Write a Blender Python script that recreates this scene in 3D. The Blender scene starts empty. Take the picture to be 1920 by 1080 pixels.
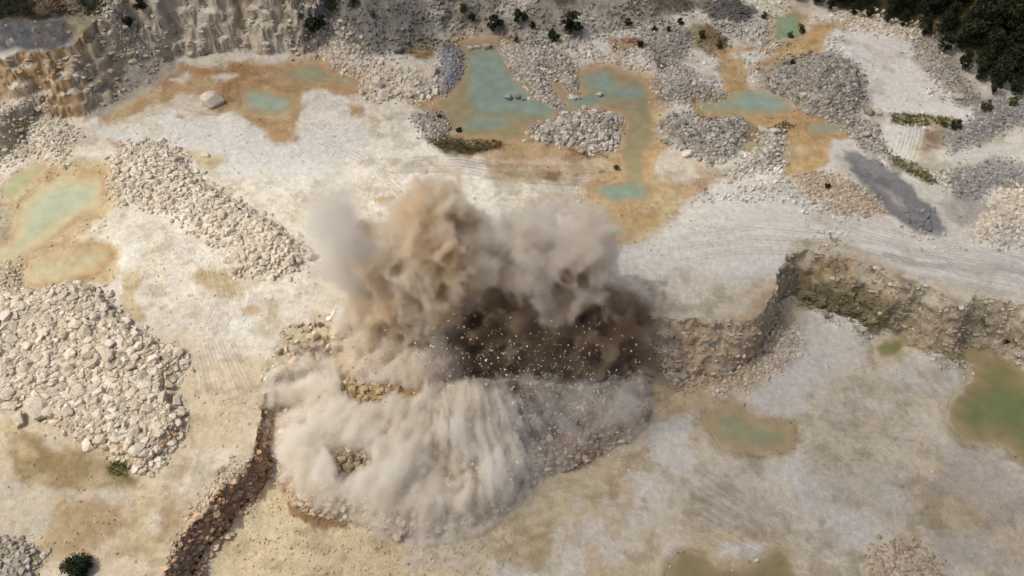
import bpy, bmesh, math, numpy as np
from math import radians as R
S = bpy.context.scene
COL = S.collection
# ------------------------------------------------------------------ camera, sky, sun
CAMZ, PITCH, TANX = 100.0, R(50), math.tan(R(30))
cam = bpy.data.cameras.new('camera'); cam.sensor_width = 36; cam.lens = 18 / TANX
cam.clip_start = 1; cam.clip_end = 20000
co = bpy.data.objects.new('camera', cam); COL.objects.link(co); S.camera = co
co.location = (0, 0, CAMZ); co.rotation_euler = (R(90) - PITCH, 0, 0)
SUN_EL, SUN_AZ = R(60), R(-97)          # azimuth from +Y, towards -X
W = bpy.data.worlds.new('World'); S.world = W; W.use_nodes = True
wt = W.node_tree; bg = wt.nodes['Background']
sky = wt.nodes.new('ShaderNodeTexSky'); sky.sky_type = 'NISHITA'; sky.sun_disc = False; sky.dust_density = 6; sky.air_density = .6; sky.ozone_density = .5
sky.sun_elevation = SUN_EL; sky.sun_rotation = SUN_AZ
wt.links.new(sky.outputs[0], bg.inputs[0]); bg.inputs[1].default_value = 0.15
sl = bpy.data.lights.new('sun', 'SUN'); sl.energy = 2.6; sl.angle = R(1.5); sl.color = (1, .95, .82)
so = bpy.data.objects.new('sun', sl); COL.objects.link(so); so.location = (-200, 150, 400)
so.rotation_euler = (R(90) - SUN_EL, 0, math.pi - SUN_AZ)
S.view_settings.view_transform = 'Standard'; S.view_settings.look = 'None'
S.view_settings.exposure = -0.16; S.view_settings.gamma = 1
S.cycles.max_bounces = 10; S.cycles.diffuse_bounces = 3; S.cycles.transparent_max_bounces = 8
S.cycles.volume_bounces = 8; S.cycles.use_denoising = True
S.cycles.volume_step_rate = 1.0
rng = np.random.default_rng(7)
# ------------------------------------------------------------------ projection (authoring: photo pixel + height -> ground point)
cp, sp_ = math.cos(PITCH), math.sin(PITCH)
def at(px, py, h=0.0):
    px = np.asarray(px, float); py = np.asarray(py, float)
    a = (px - 960) / 960 * TANX; b = -(py - 540) / 960 * TANX
    dx = a; dy = b * sp_ + cp; dz = b * cp - sp_
    t = (h - CAMZ) / dz
    return dx * t, dy * t
def uv(x, y, z=0.0):
    x = np.asarray(x, float); y = np.asarray(y, float); zz = z - CAMZ
    f = y * cp - zz * sp_; b = y * sp_ + zz * cp
    return 960 + x / f / TANX * 960, 540 - b / f / TANX * 960
def mp(pts, h=0.0):                     # photo points seen at height h -> ground-map coordinates
    p = np.array(pts, float)
    if h == 0: return p
    hh = h if np.isscalar(h) else np.array(h)
    x, y = at(p[:, 0], p[:, 1], hh)
    u, v = uv(x, y); return np.stack([u, v], 1)
# ------------------------------------------------------------------ noise
LAT = rng.random((256, 256)).astype('f')
def vn(x, y):
    xi = np.floor(x).astype(int); yi = np.floor(y).astype(int); fx = (x - xi).astype('f'); fy = (y - yi).astype('f')
    fx = fx * fx * (3 - 2 * fx); fy = fy * fy * (3 - 2 * fy)
    x0 = xi & 255; x1 = (xi + 1) & 255; y0 = yi & 255; y1 = (yi + 1) & 255
    a = LAT[x0, y0]; b = LAT[x1, y0]; c = LAT[x0, y1]; d = LAT[x1, y1]
    return (a + (b - a) * fx) * (1 - fy) + (c + (d - c) * fx) * fy
def fbm(x, y, s, o=4, seed=0, g=.5):
    r = 0; a = 1; t = 0
    for i in range(o):
        r = r + a * (vn(x / s + 17.3 * (i + seed * 3), y / s - 9.7 * (i + seed * 5)) - .5); t += a; a *= g; s = s / 2.03
    return r / t * 2                    # about -1..1
def sst(a, b, x):
    t = np.clip((x - a) / (b - a), 0, 1); return t * t * (3 - 2 * t)
def lin(c):
    c = np.array(c, float) / 255
    return np.where(c < .04045, c / 12.92, ((c + .055) / 1.055) ** 2.4)
# ------------------------------------------------------------------ the ground grid
ug = np.concatenate([np.arange(-700, -60, 16.), np.arange(-60, 1980, 1.7), np.arange(1980, 2640, 16.)])
vg = np.concatenate([np.arange(-330, -60, 7.), np.arange(-60, 1130, 1.6), np.arange(1130, 1420, 14.)])
NU, NV = len(ug), len(vg)
U, V = np.meshgrid(ug, vg)
X, Y = at(U, V)
WA = fbm(X, Y, 9, 4, 1); WB = fbm(X, Y, 9, 4, 2)       # slow wander
FA = fbm(X, Y, 1.6, 3, 3); FB = fbm(X, Y, 1.6, 3, 4)   # fine wander
def sdf(pts, wander=8., fine=3., pad=60):
    """signed distance (map pixels, + inside) to a polygon, inside a window; returns slice, distance"""
    p = np.asarray(pts, float)
    pad = pad + wander + fine
    i0, i1 = np.searchsorted(ug, [p[:, 0].min() - pad, p[:, 0].max() + pad])
    j0, j1 = np.searchsorted(vg, [p[:, 1].min() - pad, p[:, 1].max() + pad])
    w = (slice(j0, j1), slice(i0, i1))
    x = U[w] + wander * WA[w] + fine * FA[w]; y = V[w] + (wander * WB[w] + fine * FB[w]) * .7
    d = np.full(x.shape, 1e9); ins = np.zeros(x.shape, bool)
    for k in range(len(p)):
        a = p[k]; b = p[(k + 1) % len(p)]; e = b - a
        t = np.clip(((x - a[0]) * e[0] + (y - a[1]) * e[1]) / (e @ e + 1e-9), 0, 1)
        d = np.minimum(d, (x - a[0] - t * e[0]) ** 2 + (y - a[1] - t * e[1]) ** 2)
        if a[1] != b[1]:
            c = ((a[1] > y) != (b[1] > y)) & (x < (b[0] - a[0]) * (y - a[1]) / (b[1] - a[1]) + a[0])
            ins ^= c
    d = np.sqrt(d); return w, np.where(ins, d, -d)
# ------------------------------------------------------------------ heights
Z = .35 * fbm(X, Y, 22, 3, 5) + .10 * fbm(X, Y, 2.5, 4, 6)
PITZ = -8.0
rim = [(285, 1125), (322, 1050), (345, 1010), (378, 972), (402, 930), (436, 893), (470, 858), (485, 815), (492, 770), (510, 715),
       (535, 685), (552, 660), (580, 640), (625, 632), (700, 600), (800, 575), (900, 560), (1000, 552), (1090, 560), (1150, 572),
       (1172, 580), (1210, 592), (1245, 598), (1300, 602), (1370, 606), (1410, 600), (1440, 572), (1456, 540), (1466, 505), (1478, 478),
       (1508, 472), (1560, 480), (1640, 500), (1690, 526), (1760, 548), (1830, 575), (1920, 608), (2100, 680), (2640, 900), (2640, 1500), (250, 1500)]
w, d = sdf(rim, 13, 8, 40)
pz = -5.0 - 3.2 * sst(560, 1150, U[w]) + .25 * fbm(X[w], Y[w], 14, 3, 8) + .06 * fbm(X[w], Y[w], 2, 3, 9)
wid = 22 + 26 * sst(1440, 1380, U[w]) * sst(1050, 1250, U[w]) + 20 * sst(1480, 1600, U[w])
t = np.clip((d + 3) / wid, 0, 1)
tt = t + .10 * fbm(X[w], Y[w], 1.5, 3, 10) * (t > 0) * (t < 1)
q = 4.0; st = (np.floor(tt * q) + sst(.25, .8, tt * q - np.floor(tt * q))) / q
tp = np.clip(.55 * tt + .45 * st, 0, 1); tp = np.where(t >= 1, 1, np.where(t <= 0, 0, tp))
Z[w] = Z[w] * (1 - tp) + pz * tp
# talus at the foot of the pit wall
tal = sst(0, 1, t) * np.exp(-np.clip(d - wid, 0, None) / 14) * (.9 + .8 * fbm(X[w], Y[w], 3, 3, 11))
Z[w] += np.where(t >= 1, tal, 0) * 1.0
# blasted rock spread from the bench down to the pit floor
muck = mp([(540, 660), (620, 630), (760, 590), (900, 565), (1040, 560), (1150, 580), (1200, 640), (1225, 700), (1225, 775), (1180, 815), (1110, 850),
        (1010, 892), (960, 950), (880, 992), (790, 1010), (740, 1015), (640, 985), (560, 965), (520, 900), (505, 820), (505, 740)], -6)
w, d = sdf(muck, 10, 8, 30)
mh = np.clip(d / 28, 0, 1) * 1.4 + np.clip(d / 190, 0, 1) * 4.5
mh = mh * (1 + .30 * fbm(X[w], Y[w], 7, 4, 12)) + sst(0, 30, d) * .45 * fbm(X[w], Y[w], 1.8, 3, 13)
Z[w] = np.where(d > 0, np.where(Z[w] < -1.2, np.minimum(Z[w] + mh, -.6 + .8 * fbm(X[w], Y[w], 4, 3, 14)), Z[w] - np.clip(d / 60, 0, 1) * 1.5), Z[w])
# the wall in front of the blast is broken back: a scar
scar = [(560, 655), (600, 625), (720, 590), (860, 560), (1000, 545), (1120, 555), (1180, 590), (1190, 660), (1100, 700), (900, 705), (700, 720), (590, 720)]
w, d = sdf(scar, 10, 8, 30)
Z[w] -= sst(0, 22, d) * (2.0 + 1.0 * fbm(X[w], Y[w], 5, 3, 15))
# highlands behind
def raise_(pts, ztop, width, wander=8, fine=5, strata=0., rough=.4, hpts=None, seed=0):
    w, d = sdf(mp(pts, ztop if hpts is None else hpts), wander, fine, width + 20)
    t = np.clip((d + width) / width, 0, 1)
    n = fbm(X[w], Y[w], 4, 4, 20 + seed)
    t2 = np.clip(t + rough * .3 * n * (t > 0) * (t < 1), 0, 1)
    if strata:
        f = t2 * strata; t2 = .48 * t2 + .52 * (np.floor(f) + sst(.45, .9, f - np.floor(f))) / strata
    zt = ztop + rough * 1.2 * fbm(X[w], Y[w], 6, 4, 21 + seed)
    Z[w] = np.maximum(Z[w], Z[w] * (1 - t2) + zt * t2)
raise_([(-700, 140), (-100, 118), (0, 112), (40, 98), (80, 92), (130, 86), (158, 66), (172, 45), (215, 22), (245, -10), (300, -60), (300, -420), (-700, -420)], 9.5, 44, 14, 9, 5, .95)
# grey rubbly mound on the plateau
w, d = sdf(mp([(-200, 60), (0, 40), (60, 22), (120, 25), (150, 45), (120, 78), (60, 88), (0, 100), (-200, 110)], 10), 8, 5, 10)
Z[w] += sst(0, 40, d) * 2.0 + sst(0, 10, d) * .5 * fbm(X[w], Y[w], 1.6, 3, 30)
raise_([(-20, 205), (0, 170), (14, 150), (30, 160), (34, 190), (10, 225), (-20, 245)], 4, 22, 6, 5, 0, .5, seed=2)
# slumped slope between plateau and strata cliff
w, d = sdf(mp([(150, 205), (210, 190), (245, 165), (300, 125), (325, 110), (300, 60), (285, 10), (300, -80), (200, -80), (170, 30), (150, 90)], 2), 8, 5, 20)
Z[w] = np.where(d > 0, np.maximum(Z[w], sst(0, 90, d) * 8.5 + .5 * fbm(X[w], Y[w], 3, 4, 31) * sst(0, 10, d)), Z[w])
# layered cliff
raise_([(262, -86), (300, -96), (340, -104), (400, -100), (470, -98), (530, -96), (560, -106), (600, -150), (640, -260), (640, -420), (262, -420)], 16, 58, 14, 8, 7, .95, seed=4)
# talus and scrub slopes at the head of the quarry
w, d = sdf([(556, 20), (572, 62), (610, 92), (650, 108), (700, 108), (745, 100), (800, 82), (850, 70), (925, 66), (1000, 72), (1100, 58), (1180, 50), (1250, 30), (1330, 8), (1400, -22), (1560, -60), (1760, -160), (1760, -700), (556, -700)], 10, 4, 10)
Z[w] = np.where(d > 0, np.maximum(Z[w], np.clip(d, 0, None) * .098 * (1 + .22 * fbm(X[w], Y[w], 14, 3, 32)) + sst(0, 20, d) * .5 * fbm(X[w], Y[w], 2.4, 4, 33)), Z[w])
# ground under the wood rises gently
w, d = sdf([(1480, -40), (1560, 5), (1700, 40), (1760, 95), (1850, 150), (2640, 170), (2640, -700), (1500, -700)], 8, 4, 10)
Z[w] = np.maximum(Z[w], Z[w] + np.clip(d, 0, 260) * .05)
# ------------------------------------------------------------------ rubble heaps: outline, height of heap, stones, size range (m), colour key, label
HEAPS = [
 ([(208, 300), (240, 272), (300, 266), (345, 290), (372, 330), (420, 362), (462, 385), (522, 420), (562, 455), (588, 478), (570, 500), (540, 512), (480, 522), (430, 508), (424, 470), (380, 442), (320, 412), (270, 388), (212, 382), (196, 345)], 0, 1.6, 1250, .28, .95, 'cream',
  'cream angular boulder in the long rubble heap left of the dust plume', 'long_heap'),
 ([(-60, 570), (60, 548), (130, 532), (178, 538), (215, 575), (250, 612), (300, 640), (345, 655), (352, 690), (325, 720), (352, 795), (332, 838), (292, 880), (262, 890), (222, 852), (165, 832), (110, 800), (68, 772), (-60, 748)], 0, 1.6, 2500, .28, 1.25, 'cream',
  'pale angular block in the wide rubble field beside the blasted bench', 'wide_field'),
 ([(-60, 1005), (30, 1010), (62, 1020), (82, 1045), (60, 1090), (40, 1120), (-60, 1130)], 0, 1.0, 170, .3, .8, 'grey',
  'grey boulder in the shaded heap next to the dark green bush', 'corner_heap'),
 ([(572, 52), (620, 60), (665, 88), (700, 112), (750, 128), (808, 145), (818, 185), (770, 192), (690, 186), (676, 150), (628, 135), (596, 100)], 0, 1.0, 520, .3, .95, 'cream',
  'cream boulder in the rock band below the grey talus slope', 'rock_band'),
 ([(828, 92), (862, 84), (868, 130), (862, 165), (840, 174), (822, 168)], 0, .8, 330, .22, .5, 'blue',
  'small blue grey stone in the narrow pile on the west shore of the big pond', 'shore_pile'),
 ([(935, 78), (1000, 80), (1058, 106), (1078, 135), (1082, 178), (1068, 172), (1046, 150), (1024, 146), (1030, 170), (1060, 198), (1040, 206), (1012, 188), (985, 155), (955, 125)], 0, 1.2, 1200, .22, .72, 'light',
  'whitish stone on the forked spit reaching into the turquoise pond', 'spit'),
 ([(988, 240), (1048, 218), (1108, 204), (1162, 216), (1158, 268), (1118, 288), (1082, 272), (1000, 260)], 0, 1.1, 520, .28, .95, 'light',
  'pale boulder on the rocky island at the foot of the turquoise pond', 'island'),
 ([(1222, 150), (1258, 118), (1290, 130), (1330, 160), (1382, 180), (1370, 194), (1300, 188), (1240, 196), (1226, 172)], 0, .9, 520, .22, .62, 'light',
  'pale stone in the heap between the two arms of orange water', 'mid_heap'),
 ([(1230, 235), (1262, 216), (1330, 222), (1392, 214), (1402, 256), (1380, 298), (1340, 308), (1304, 292), (1244, 268)], 0, 1.2, 520, .25, .8, 'grey',
  'grey stone in the broad mound south of the small turquoise pond', 'broad_mound'),
 ([(1430, 242), (1470, 246), (1474, 296), (1424, 318), (1378, 336), (1364, 322), (1404, 296), (1432, 268)], 0, .8, 300, .25, .7, 'light',
  'whitish stone in the curved row beside the orange channel', 'curved_row'),
 ([(1425, 152), (1452, 130), (1490, 106), (1560, 100), (1608, 130), (1624, 185), (1600, 214), (1545, 220), (1500, 196), (1452, 170)], 0, 2.4, 1100, .25, .7, 'grey',
  'grey white stone on the big round heap by the white ground', 'round_heap'),
 ([(1545, 214), (1592, 212), (1640, 236), (1668, 290), (1640, 294), (1600, 252)], 0, .6, 260, .25, .7, 'grey',
  'stone in the straggling line south of the big round heap', 'line_south'),
 ([(1558, 30), (1600, 22), (1660, 32), (1722, 52), (1718, 72), (1640, 62), (1578, 46)], 0, 1.0, 260, .28, .8, 'cream',
  'pale boulder in the rock row between white ground and dark wood', 'wood_row'),
 ([(1715, 74), (1768, 72), (1786, 122), (1836, 192), (1798, 196), (1760, 152), (1722, 108)], 0, .8, 420, .2, .5, 'grey',
  'small grey stone in the ridge crossing the white ground', 'white_ridge'),
 ([(1768, 252), (1828, 222), (1842, 190), (1990, 190), (1990, 226), (1880, 240), (1840, 264), (1782, 288)], 0, .9, 650, .22, .6, 'bluegrey',
  'blue grey stone in the bank below the lone green shrub', 'grey_bank'),
 ([(1790, 322), (1862, 302), (1990, 318), (1990, 350), (1870, 345), (1820, 372), (1795, 362)], 0, .7, 430, .22, .6, 'bluegrey',
  'slate grey stone in the low bank near the frame edge', 'low_bank'),
 ([(1812, 430), (1850, 400), (1880, 352), (1990, 345), (1990, 445), (1900, 438), (1862, 462), (1826, 442)], 0, .7, 420, .28, .85, 'cream',
  'cream grey boulder in the loose rubble above the haul road', 'road_rubble'),
 ([(1478, 332), (1540, 322), (1600, 342), (1640, 372), (1655, 402), (1600, 404), (1545, 392), (1505, 360)], 0, .7, 520, .22, .62, 'beige',
  'beige stone in the pile west of the slate coloured strip', 'beige_pile'),
 ([(1148, 96), (1190, 88), (1210, 96), (1206, 110), (1150, 108), (1080, 112), (1085, 102)], 0, .3, 90, .28, .6, 'cream',
  'pale stone in the short row below the rusty patch', 'short_row'),
 ([(1215, 66), (1262, 44), (1296, 62), (1282, 108), (1236, 120), (1212, 104)], 0, .8, 360, .22, .6, 'grey',
  'grey stone in the heap right of the rusty patch', 'rusty_heap'),
 ([(318, 1050), (348, 985), (385, 930), (420, 880), (440, 862), (452, 880), (425, 915), (392, 962), (352, 1018), (332, 1075)], 0, .3, 260, .2, .6, 'beige',
  'beige loose stone along the crumbling lip of the western ledge', 'ledge_lip'),
 ([(1458, 618), (1500, 612), (1502, 655), (1462, 690), (1425, 712), (1350, 742), (1330, 735), (1402, 690), (1440, 655)], -7.6, .4, 360, .2, .6, 'cream',
  'pale fallen stone below the corner of the pit wall', 'corner_fall'),
 ([(1215, 668), (1255, 672), (1300, 690), (1330, 712), (1290, 722), (1225, 700)], -7, .3, 190, .25, .65, 'beige',
  'beige fallen rock at the foot of the pit wall beside the blast', 'foot_fall'),
 ([(1625, 1035), (1660, 1012), (1710, 1010), (1765, 1050), (1770, 1110), (1640, 1110)], -8, .3, 190, .3, .75, 'beige',
  'pinkish broken rock on the pit floor near the lower frame edge', 'floor_patch'),
 ([(20, 238), (100, 205), (150, 250), (118, 310), (85, 300), (60, 285), (20, 310), (-60, 330), (-60, 260)], 0, .9, 620, .22, .7, 'cream',
  'cream stone on the bank under the yellow cliff', 'cliff_bank'),
 ([(770, 214), (838, 204), (860, 232), (842, 256), (800, 256)], 0, .5, 260, .2, .5, 'grey',
  'small grey stone in the scrubby pile at the tip of the orange shallows', 'scrub_pile'),
 ([(210, 40), (250, 30), (262, 62), (250, 88), (214, 92)], 5, .2, 200, .3, .6, 'cream',
  'cream stone in the spill beside the layered cliff', 'cliff_spill'),
 ([(-60, 478), (40, 482), (48, 500), (44, 545), (-60, 560)], 0, .4, 220, .2, .5, 'cream', 'cream stone in the strip between pond and rubble field', 'pond_strip'),
 ([(-60, 1138), (-10, 340), (20, 372), (14, 420), (20, 470), (-60, 470)], 0, .4, 220, .2, .5, 'cream', 'cream stone at the outer rim of the milky pond', 'pond_rim'),
]
HEAPS = [h for h in HEAPS if h[8] != 'pond_rim']
# ------------------------------------------------------------------ ponds: outline (seen at its level), level, max depth m, deep colour, mid colour, label, name key
PONDS = [
 ([(850, 76), (900, 64), (932, 72), (946, 112), (984, 152), (1014, 186), (1042, 203), (1062, 199), (1034, 174), (1026, 150), (1046, 152), (1068, 174), (1082, 180), (1084, 132), (1130, 122), (1200, 142), (1222, 172), (1226, 240), (1208, 325), (1216, 340), (1242, 354), (1222, 376), (1150, 384), (1100, 374), (1094, 354), (1140, 342), (1172, 332), (1160, 285), (1166, 218), (1108, 202), (1046, 218), (988, 242), (984, 266), (900, 268), (852, 252), (822, 205), (775, 192), (838, 180), (866, 150), (864, 104)], -.35, 1.0, (118, 148, 132), (142, 134, 88)),
 ([(1118, 420), (1160, 415), (1200, 425), (1190, 445), (1120, 450)], -.35, .5, (128, 138, 100), (150, 132, 88)),
 ([(445, 160), (490, 158), (545, 172), (560, 205), (515, 222), (452, 208)], -.35, .9, (140, 165, 140), (160, 145, 100)),
 ([(490, 135), (560, 122), (610, 112), (625, 135), (680, 145), (672, 172), (620, 165), (560, 162), (500, 155)], -.35, .6, (140, 150, 115), (165, 140, 95)),
 ([(1304, 188), (1372, 176), (1400, 162), (1442, 164), (1470, 180), (1496, 200), (1480, 216), (1400, 222), (1320, 212)], -.35, .8, (128, 160, 142), (155, 150, 105)),
 ([(1438, 26), (1492, 18), (1510, 30), (1498, 52), (1490, 74), (1442, 78), (1440, 50)], -.35, .9, (105, 155, 112), (140, 140, 85)),
 ([(1515, 230), (1560, 230), (1604, 240), (1606, 252), (1560, 256), (1520, 248)], -.35, .6, (128, 150, 125), (155, 140, 95)),
 ([(1455, 106), (1490, 98), (1510, 112), (1490, 130), (1440, 132)], -.35, .6, (128, 140, 105), (170, 135, 85)),
 ([(1466, 262), (1500, 255), (1510, 290), (1490, 312), (1462, 300)], -.35, .4, (135, 140, 100), (165, 135, 85)),
 ([(12, 335), (50, 312), (82, 295), (88, 312), (55, 350), (30, 372), (8, 362)], -.35, .7, (160, 172, 112), (165, 160, 100)),
 ([(68, 345), (120, 325), (190, 325), (200, 345), (185, 395), (140, 425), (100, 448), (60, 470), (20, 495), (-80, 520), (-80, 440), (20, 455), (30, 410), (48, 370)], -.35, .9, (166, 182, 146), (192, 178, 128)),
 ([(40, 505), (75, 480), (130, 462), (200, 462), (208, 490), (190, 515), (110, 532), (50, 535)], -.35, .35, (182, 180, 130), (196, 176, 125)),
 ([(1638, 642), (1660, 630), (1700, 630), (1706, 645), (1686, 668), (1642, 680)], PITZ - .3, .7, (118, 126, 44), (130, 125, 55)),
 ([(1800, 648), (1850, 662), (1925, 705), (2100, 800), (2100, 900), (1930, 872), (1880, 838), (1800, 832), (1768, 790), (1775, 745), (1822, 712), (1822, 680)], PITZ - .3, .9, (104, 122, 52), (138, 128, 66)),
 ([(1328, 772), (1375, 752), (1430, 782), (1482, 795), (1500, 822), (1480, 850), (1420, 856), (1352, 838), (1325, 800)], PITZ - .3, .8, (146, 150, 108), (172, 148, 96)),
 ([(1255, 1060), (1275, 1040), (1300, 1034), (1322, 1048), (1345, 1064), (1385, 1066), (1412, 1050), (1432, 1036), (1462, 1028), (1482, 1044), (1496, 1070), (1510, 1090), (1520, 1140), (1240, 1140)], PITZ - .3, .7, (132, 124, 70), (142, 126, 74)),
]
WET = np.zeros(Z.shape, bool); WATER = []
for ip, (pts, lev, dep, c1, c2) in enumerate(PONDS):
    lev -= .007 * ip
    p = mp(pts, lev)
    w, d = sdf(p, 13, 6, 40)
    n_ = fbm(X[w], Y[w], 4, 4, 43)
    bank = lev + .03 + .011 * np.clip(-d, 0, None) * (1 + .5 * n_) + .05 * n_
    k_ = sst(-34, -2, d)
    Z[w] = np.where((d < 0) & WET[w], Z[w], np.where(d < 0, Z[w] * (1 - k_) + np.minimum(bank, Z[w] + .3) * k_, lev + .03 - dep * np.clip(d / 42, 0, 1) ** .75 * (1 + .5 * WB[w] + .4 * n_))); WET[w] |= d > 0
    WATER.append((w, d, lev, c1, c2))
CORES = [[(872, 100), (930, 84), (950, 130), (1000, 176), (1060, 204), (1030, 212), (960, 208), (900, 205), (885, 160)], [(1094, 148), (1130, 132), (1150, 160), (1205, 165), (1196, 186), (1130, 178)], [(1060, 178), (1130, 178), (1122, 196), (1078, 204)], [(890, 215), (960, 220), (920, 240), (880, 232)], [(1125, 352), (1200, 346), (1205, 366), (1140, 374)]]
for h in HEAPS:
    w, d = sdf(mp(h[0], h[1]), 5, 4, 10)
    Z[w] += h[2] * sst(-4, 30, d) * (1 + .35 * fbm(X[w], Y[w], 4, 3, 40))
# fine relief of the whole ground
Z += .05 * fbm(X, Y, .9, 3, 50)
# ------------------------------------------------------------------ albedo, painted as ground kinds (soil, mud, rock), in map space
CHALK = lin((206, 200, 188)); K = 1.0
A = np.empty(Z.shape + (3,)); A[:] = CHALK
n1 = fbm(X, Y, 18, 4, 60)[..., None]
A *= 1 + .05 * n1
EN = fbm(X, Y, 4.5, 5, 190, .62)
def P(pts, c, soft=8, wander=10, fine=5, h=0.0, amt=1.0):
    w, d = sdf(mp(pts, h), wander * 1.9, fine * 1.5, soft + 32)
    if len(pts) <= 5: soft = max(soft, 8)
    d = d + min(soft * 1.1, 12) * EN[w]
    m = (sst(-soft * .8, soft * .8, d) * amt)[..., None]
    A[w] = A[w] * (1 - m) + lin(c) * m
def LINES(pts, offs, wpx, c, amt, h=0.0, wob=3.):        # wheel marks: parallel lines following a path on the ground
    p = mp(pts, h); lo = p.min(0) - 60; hi = p.max(0) + 60
    i0, i1 = np.searchsorted(ug, [lo[0], hi[0]]); j0, j1 = np.searchsorted(vg, [lo[1], hi[1]]); w = (slice(j0, j1), slice(i0, i1))
    x = U[w] + wob * WA[w]; y = V[w] + wob * WB[w]; best = np.full(x.shape, 1e9); side = np.zeros(x.shape); al = np.zeros(x.shape); L_ = 0
    for k in range(len(p) - 1):
        a, b = p[k], p[k + 1]; e = b - a; l = np.hypot(*e); t = np.clip(((x - a[0]) * e[0] + (y - a[1]) * e[1]) / (l * l), 0, 1)
        d = np.hypot(x - a[0] - t * e[0], y - a[1] - t * e[1]); s_ = np.sign((x - a[0]) * e[1] - (y - a[1]) * e[0]); m = d < best
        best = np.where(m, d, best); side = np.where(m, s_ * d, side); al = np.where(m, L_ + t * l, al); L_ += l
    fade = sst(0, 30, al) * sst(L_, L_ - 30, al)
    for o_ in offs:
        m = (np.exp(-((side - o_) / wpx) ** 2) * amt * fade * (.45 + .55 * sst(-.3, .4, fbm(X[w], Y[w], 4, 3, int(o_) + 140))))[..., None]
        A[w] = A[w] * (1 - m) + lin(c) * m; Z[w] -= .05 * m[..., 0] * (1 if c[0] < 190 else -1)
def BLOT(region, c, lo, hi, sc, seed, amt, h=0.):
    w, d = sdf(mp(region, h), 10, 6, 30); m = (sst(-20, 20, d) * sst(lo, hi, fbm(X[w], Y[w], sc, 6, seed, .58)) * amt)[..., None]
    A[w] = A[w] * (1 - m) + lin(c) * m
STREAK = lambda x, y, ang, s, l, seed: fbm((x * math.cos(ang) + y * math.sin(ang)) / l, (-x * math.sin(ang) + y * math.cos(ang)), s, 4, seed)
def T(pts, ang, s, l, amp, soft=20, h=0.0, seed=80):    # drawn-out scrape and tyre marks along one direction
    w, d = sdf(mp(pts, h), 8, 3, soft)
    A[w] *= 1 + (sst(-soft, soft, d) * amp * STREAK(X[w], Y[w], ang, s, l, seed))[..., None]
# --- main floor, left
P([(-60, 230), (200, 200), (560, 200), (760, 210), (900, 330), (600, 640), (300, 600), (100, 560), (-60, 560)], (221, 213, 199), 40, 20, 8)
P([(180, 230), (330, 205), (560, 250), (700, 250), (620, 330), (440, 350), (380, 300), (220, 270)], (208, 206, 202), 30, 20, 8)
P([(300, 560), (500, 560), (620, 520), (700, 600), (520, 690), (400, 720), (330, 640)], (212, 204, 192), 30, 20, 8)
P([(-60, 590), (420, 660), (520, 700), (480, 850), (330, 1060), (260, 1140), (-60, 1140)], (200, 180, 152), 40, 22, 8)
P([(60, 890), (160, 880), (250, 920), (200, 960), (60, 1010), (-60, 980), (-60, 900)], (186, 176, 160), 26, 16, 6)
P([(120, 930), (230, 935), (250, 980), (160, 1040), (60, 1040), (100, 980)], (176, 148, 108), 24, 16, 6)
P([(260, 930), (350, 940), (360, 1000), (300, 1050), (240, 1030)], (182, 156, 120), 24, 16, 6)
P([(330, 900), (390, 895), (430, 905), (400, 925), (345, 915)], (222, 212, 196), 12, 10, 6)
P([(20, 800), (90, 815), (170, 840), (235, 860), (262, 895), (200, 910), (120, 915), (40, 900), (20, 860)], (150, 126, 84), 14, 12, 8)
P([(195, 858), (235, 862), (252, 888), (215, 895)], (104, 96, 42), 9, 8, 8)
P([(20, 745), (45, 780), (60, 830), (80, 850), (40, 860), (10, 800)], (186, 156, 112), 12, 10, 5)
P([(95, 800), (140, 812), (130, 840), (90, 836)], (196, 180, 152), 12, 10, 6)
LFT = [(-60, 230), (560, 200), (900, 330), (1120, 470), (560, 640), (480, 850), (260, 1140), (-60, 1140)]
BLOT(LFT, (198, 178, 148), .2, .5, 14, 153, .35); BLOT(LFT, (226, 222, 214), .12, .45, 11, 154, .6); BLOT(LFT, (170, 158, 140), .28, .5, 3, 155, .25)
# --- orange mud on the left floor
P([(196, 215), (230, 180), (300, 165), (340, 120), (370, 120), (420, 125), (560, 112), (620, 108), (690, 150), (700, 185), (620, 185), (560, 190), (560, 215), (545, 270), (515, 272), (490, 232), (440, 210), (400, 212), (300, 195), (250, 225), (200, 230)], (184, 140, 92), 10, 10, 6)
P([(300, 120), (345, 120), (340, 150), (300, 165), (235, 190), (240, 175)], (160, 104, 62), 12, 8, 6)
P([(370, 130), (440, 122), (520, 140), (470, 160), (440, 185), (420, 200), (400, 160)], (162, 118, 70), 12, 8, 6)
P([(322, 152), (350, 138), (362, 146), (345, 158)], (206, 200, 186), 5, 4, 3)
P([(390, 144), (420, 134), (440, 140), (420, 155), (400, 156)], (202, 196, 182), 6, 4, 3)
P([(320, 190), (340, 172), (385, 180), (390, 205), (420, 212), (340, 212)], (200, 192, 178), 10, 6, 4)
P([(560, 185), (590, 168), (640, 172), (660, 195), (640, 212), (580, 208)], (212, 206, 196), 8, 5, 3)
P([(655, 198), (680, 198), (684, 215), (662, 218)], (180, 136, 90), 5, 4, 3)
P([(330, 215), (350, 218), (346, 226), (328, 224)], (176, 128, 90), 4, 3, 3)
P([(205, 262), (225, 268), (240, 280), (222, 276)], (186, 148, 120), 5, 4, 3)
P([(345, 275), (380, 285), (425, 300), (400, 322), (380, 318), (370, 300)], (208, 184, 142), 8, 6, 4)
P([(370, 505), (400, 498), (430, 520), (470, 540), (448, 562), (410, 558), (375, 545), (360, 522)], (184, 160, 118), 10, 8, 6)
P([(448, 578), (480, 568), (494, 580), (470, 592), (452, 590)], (190, 164, 122), 8, 6, 5)
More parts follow.
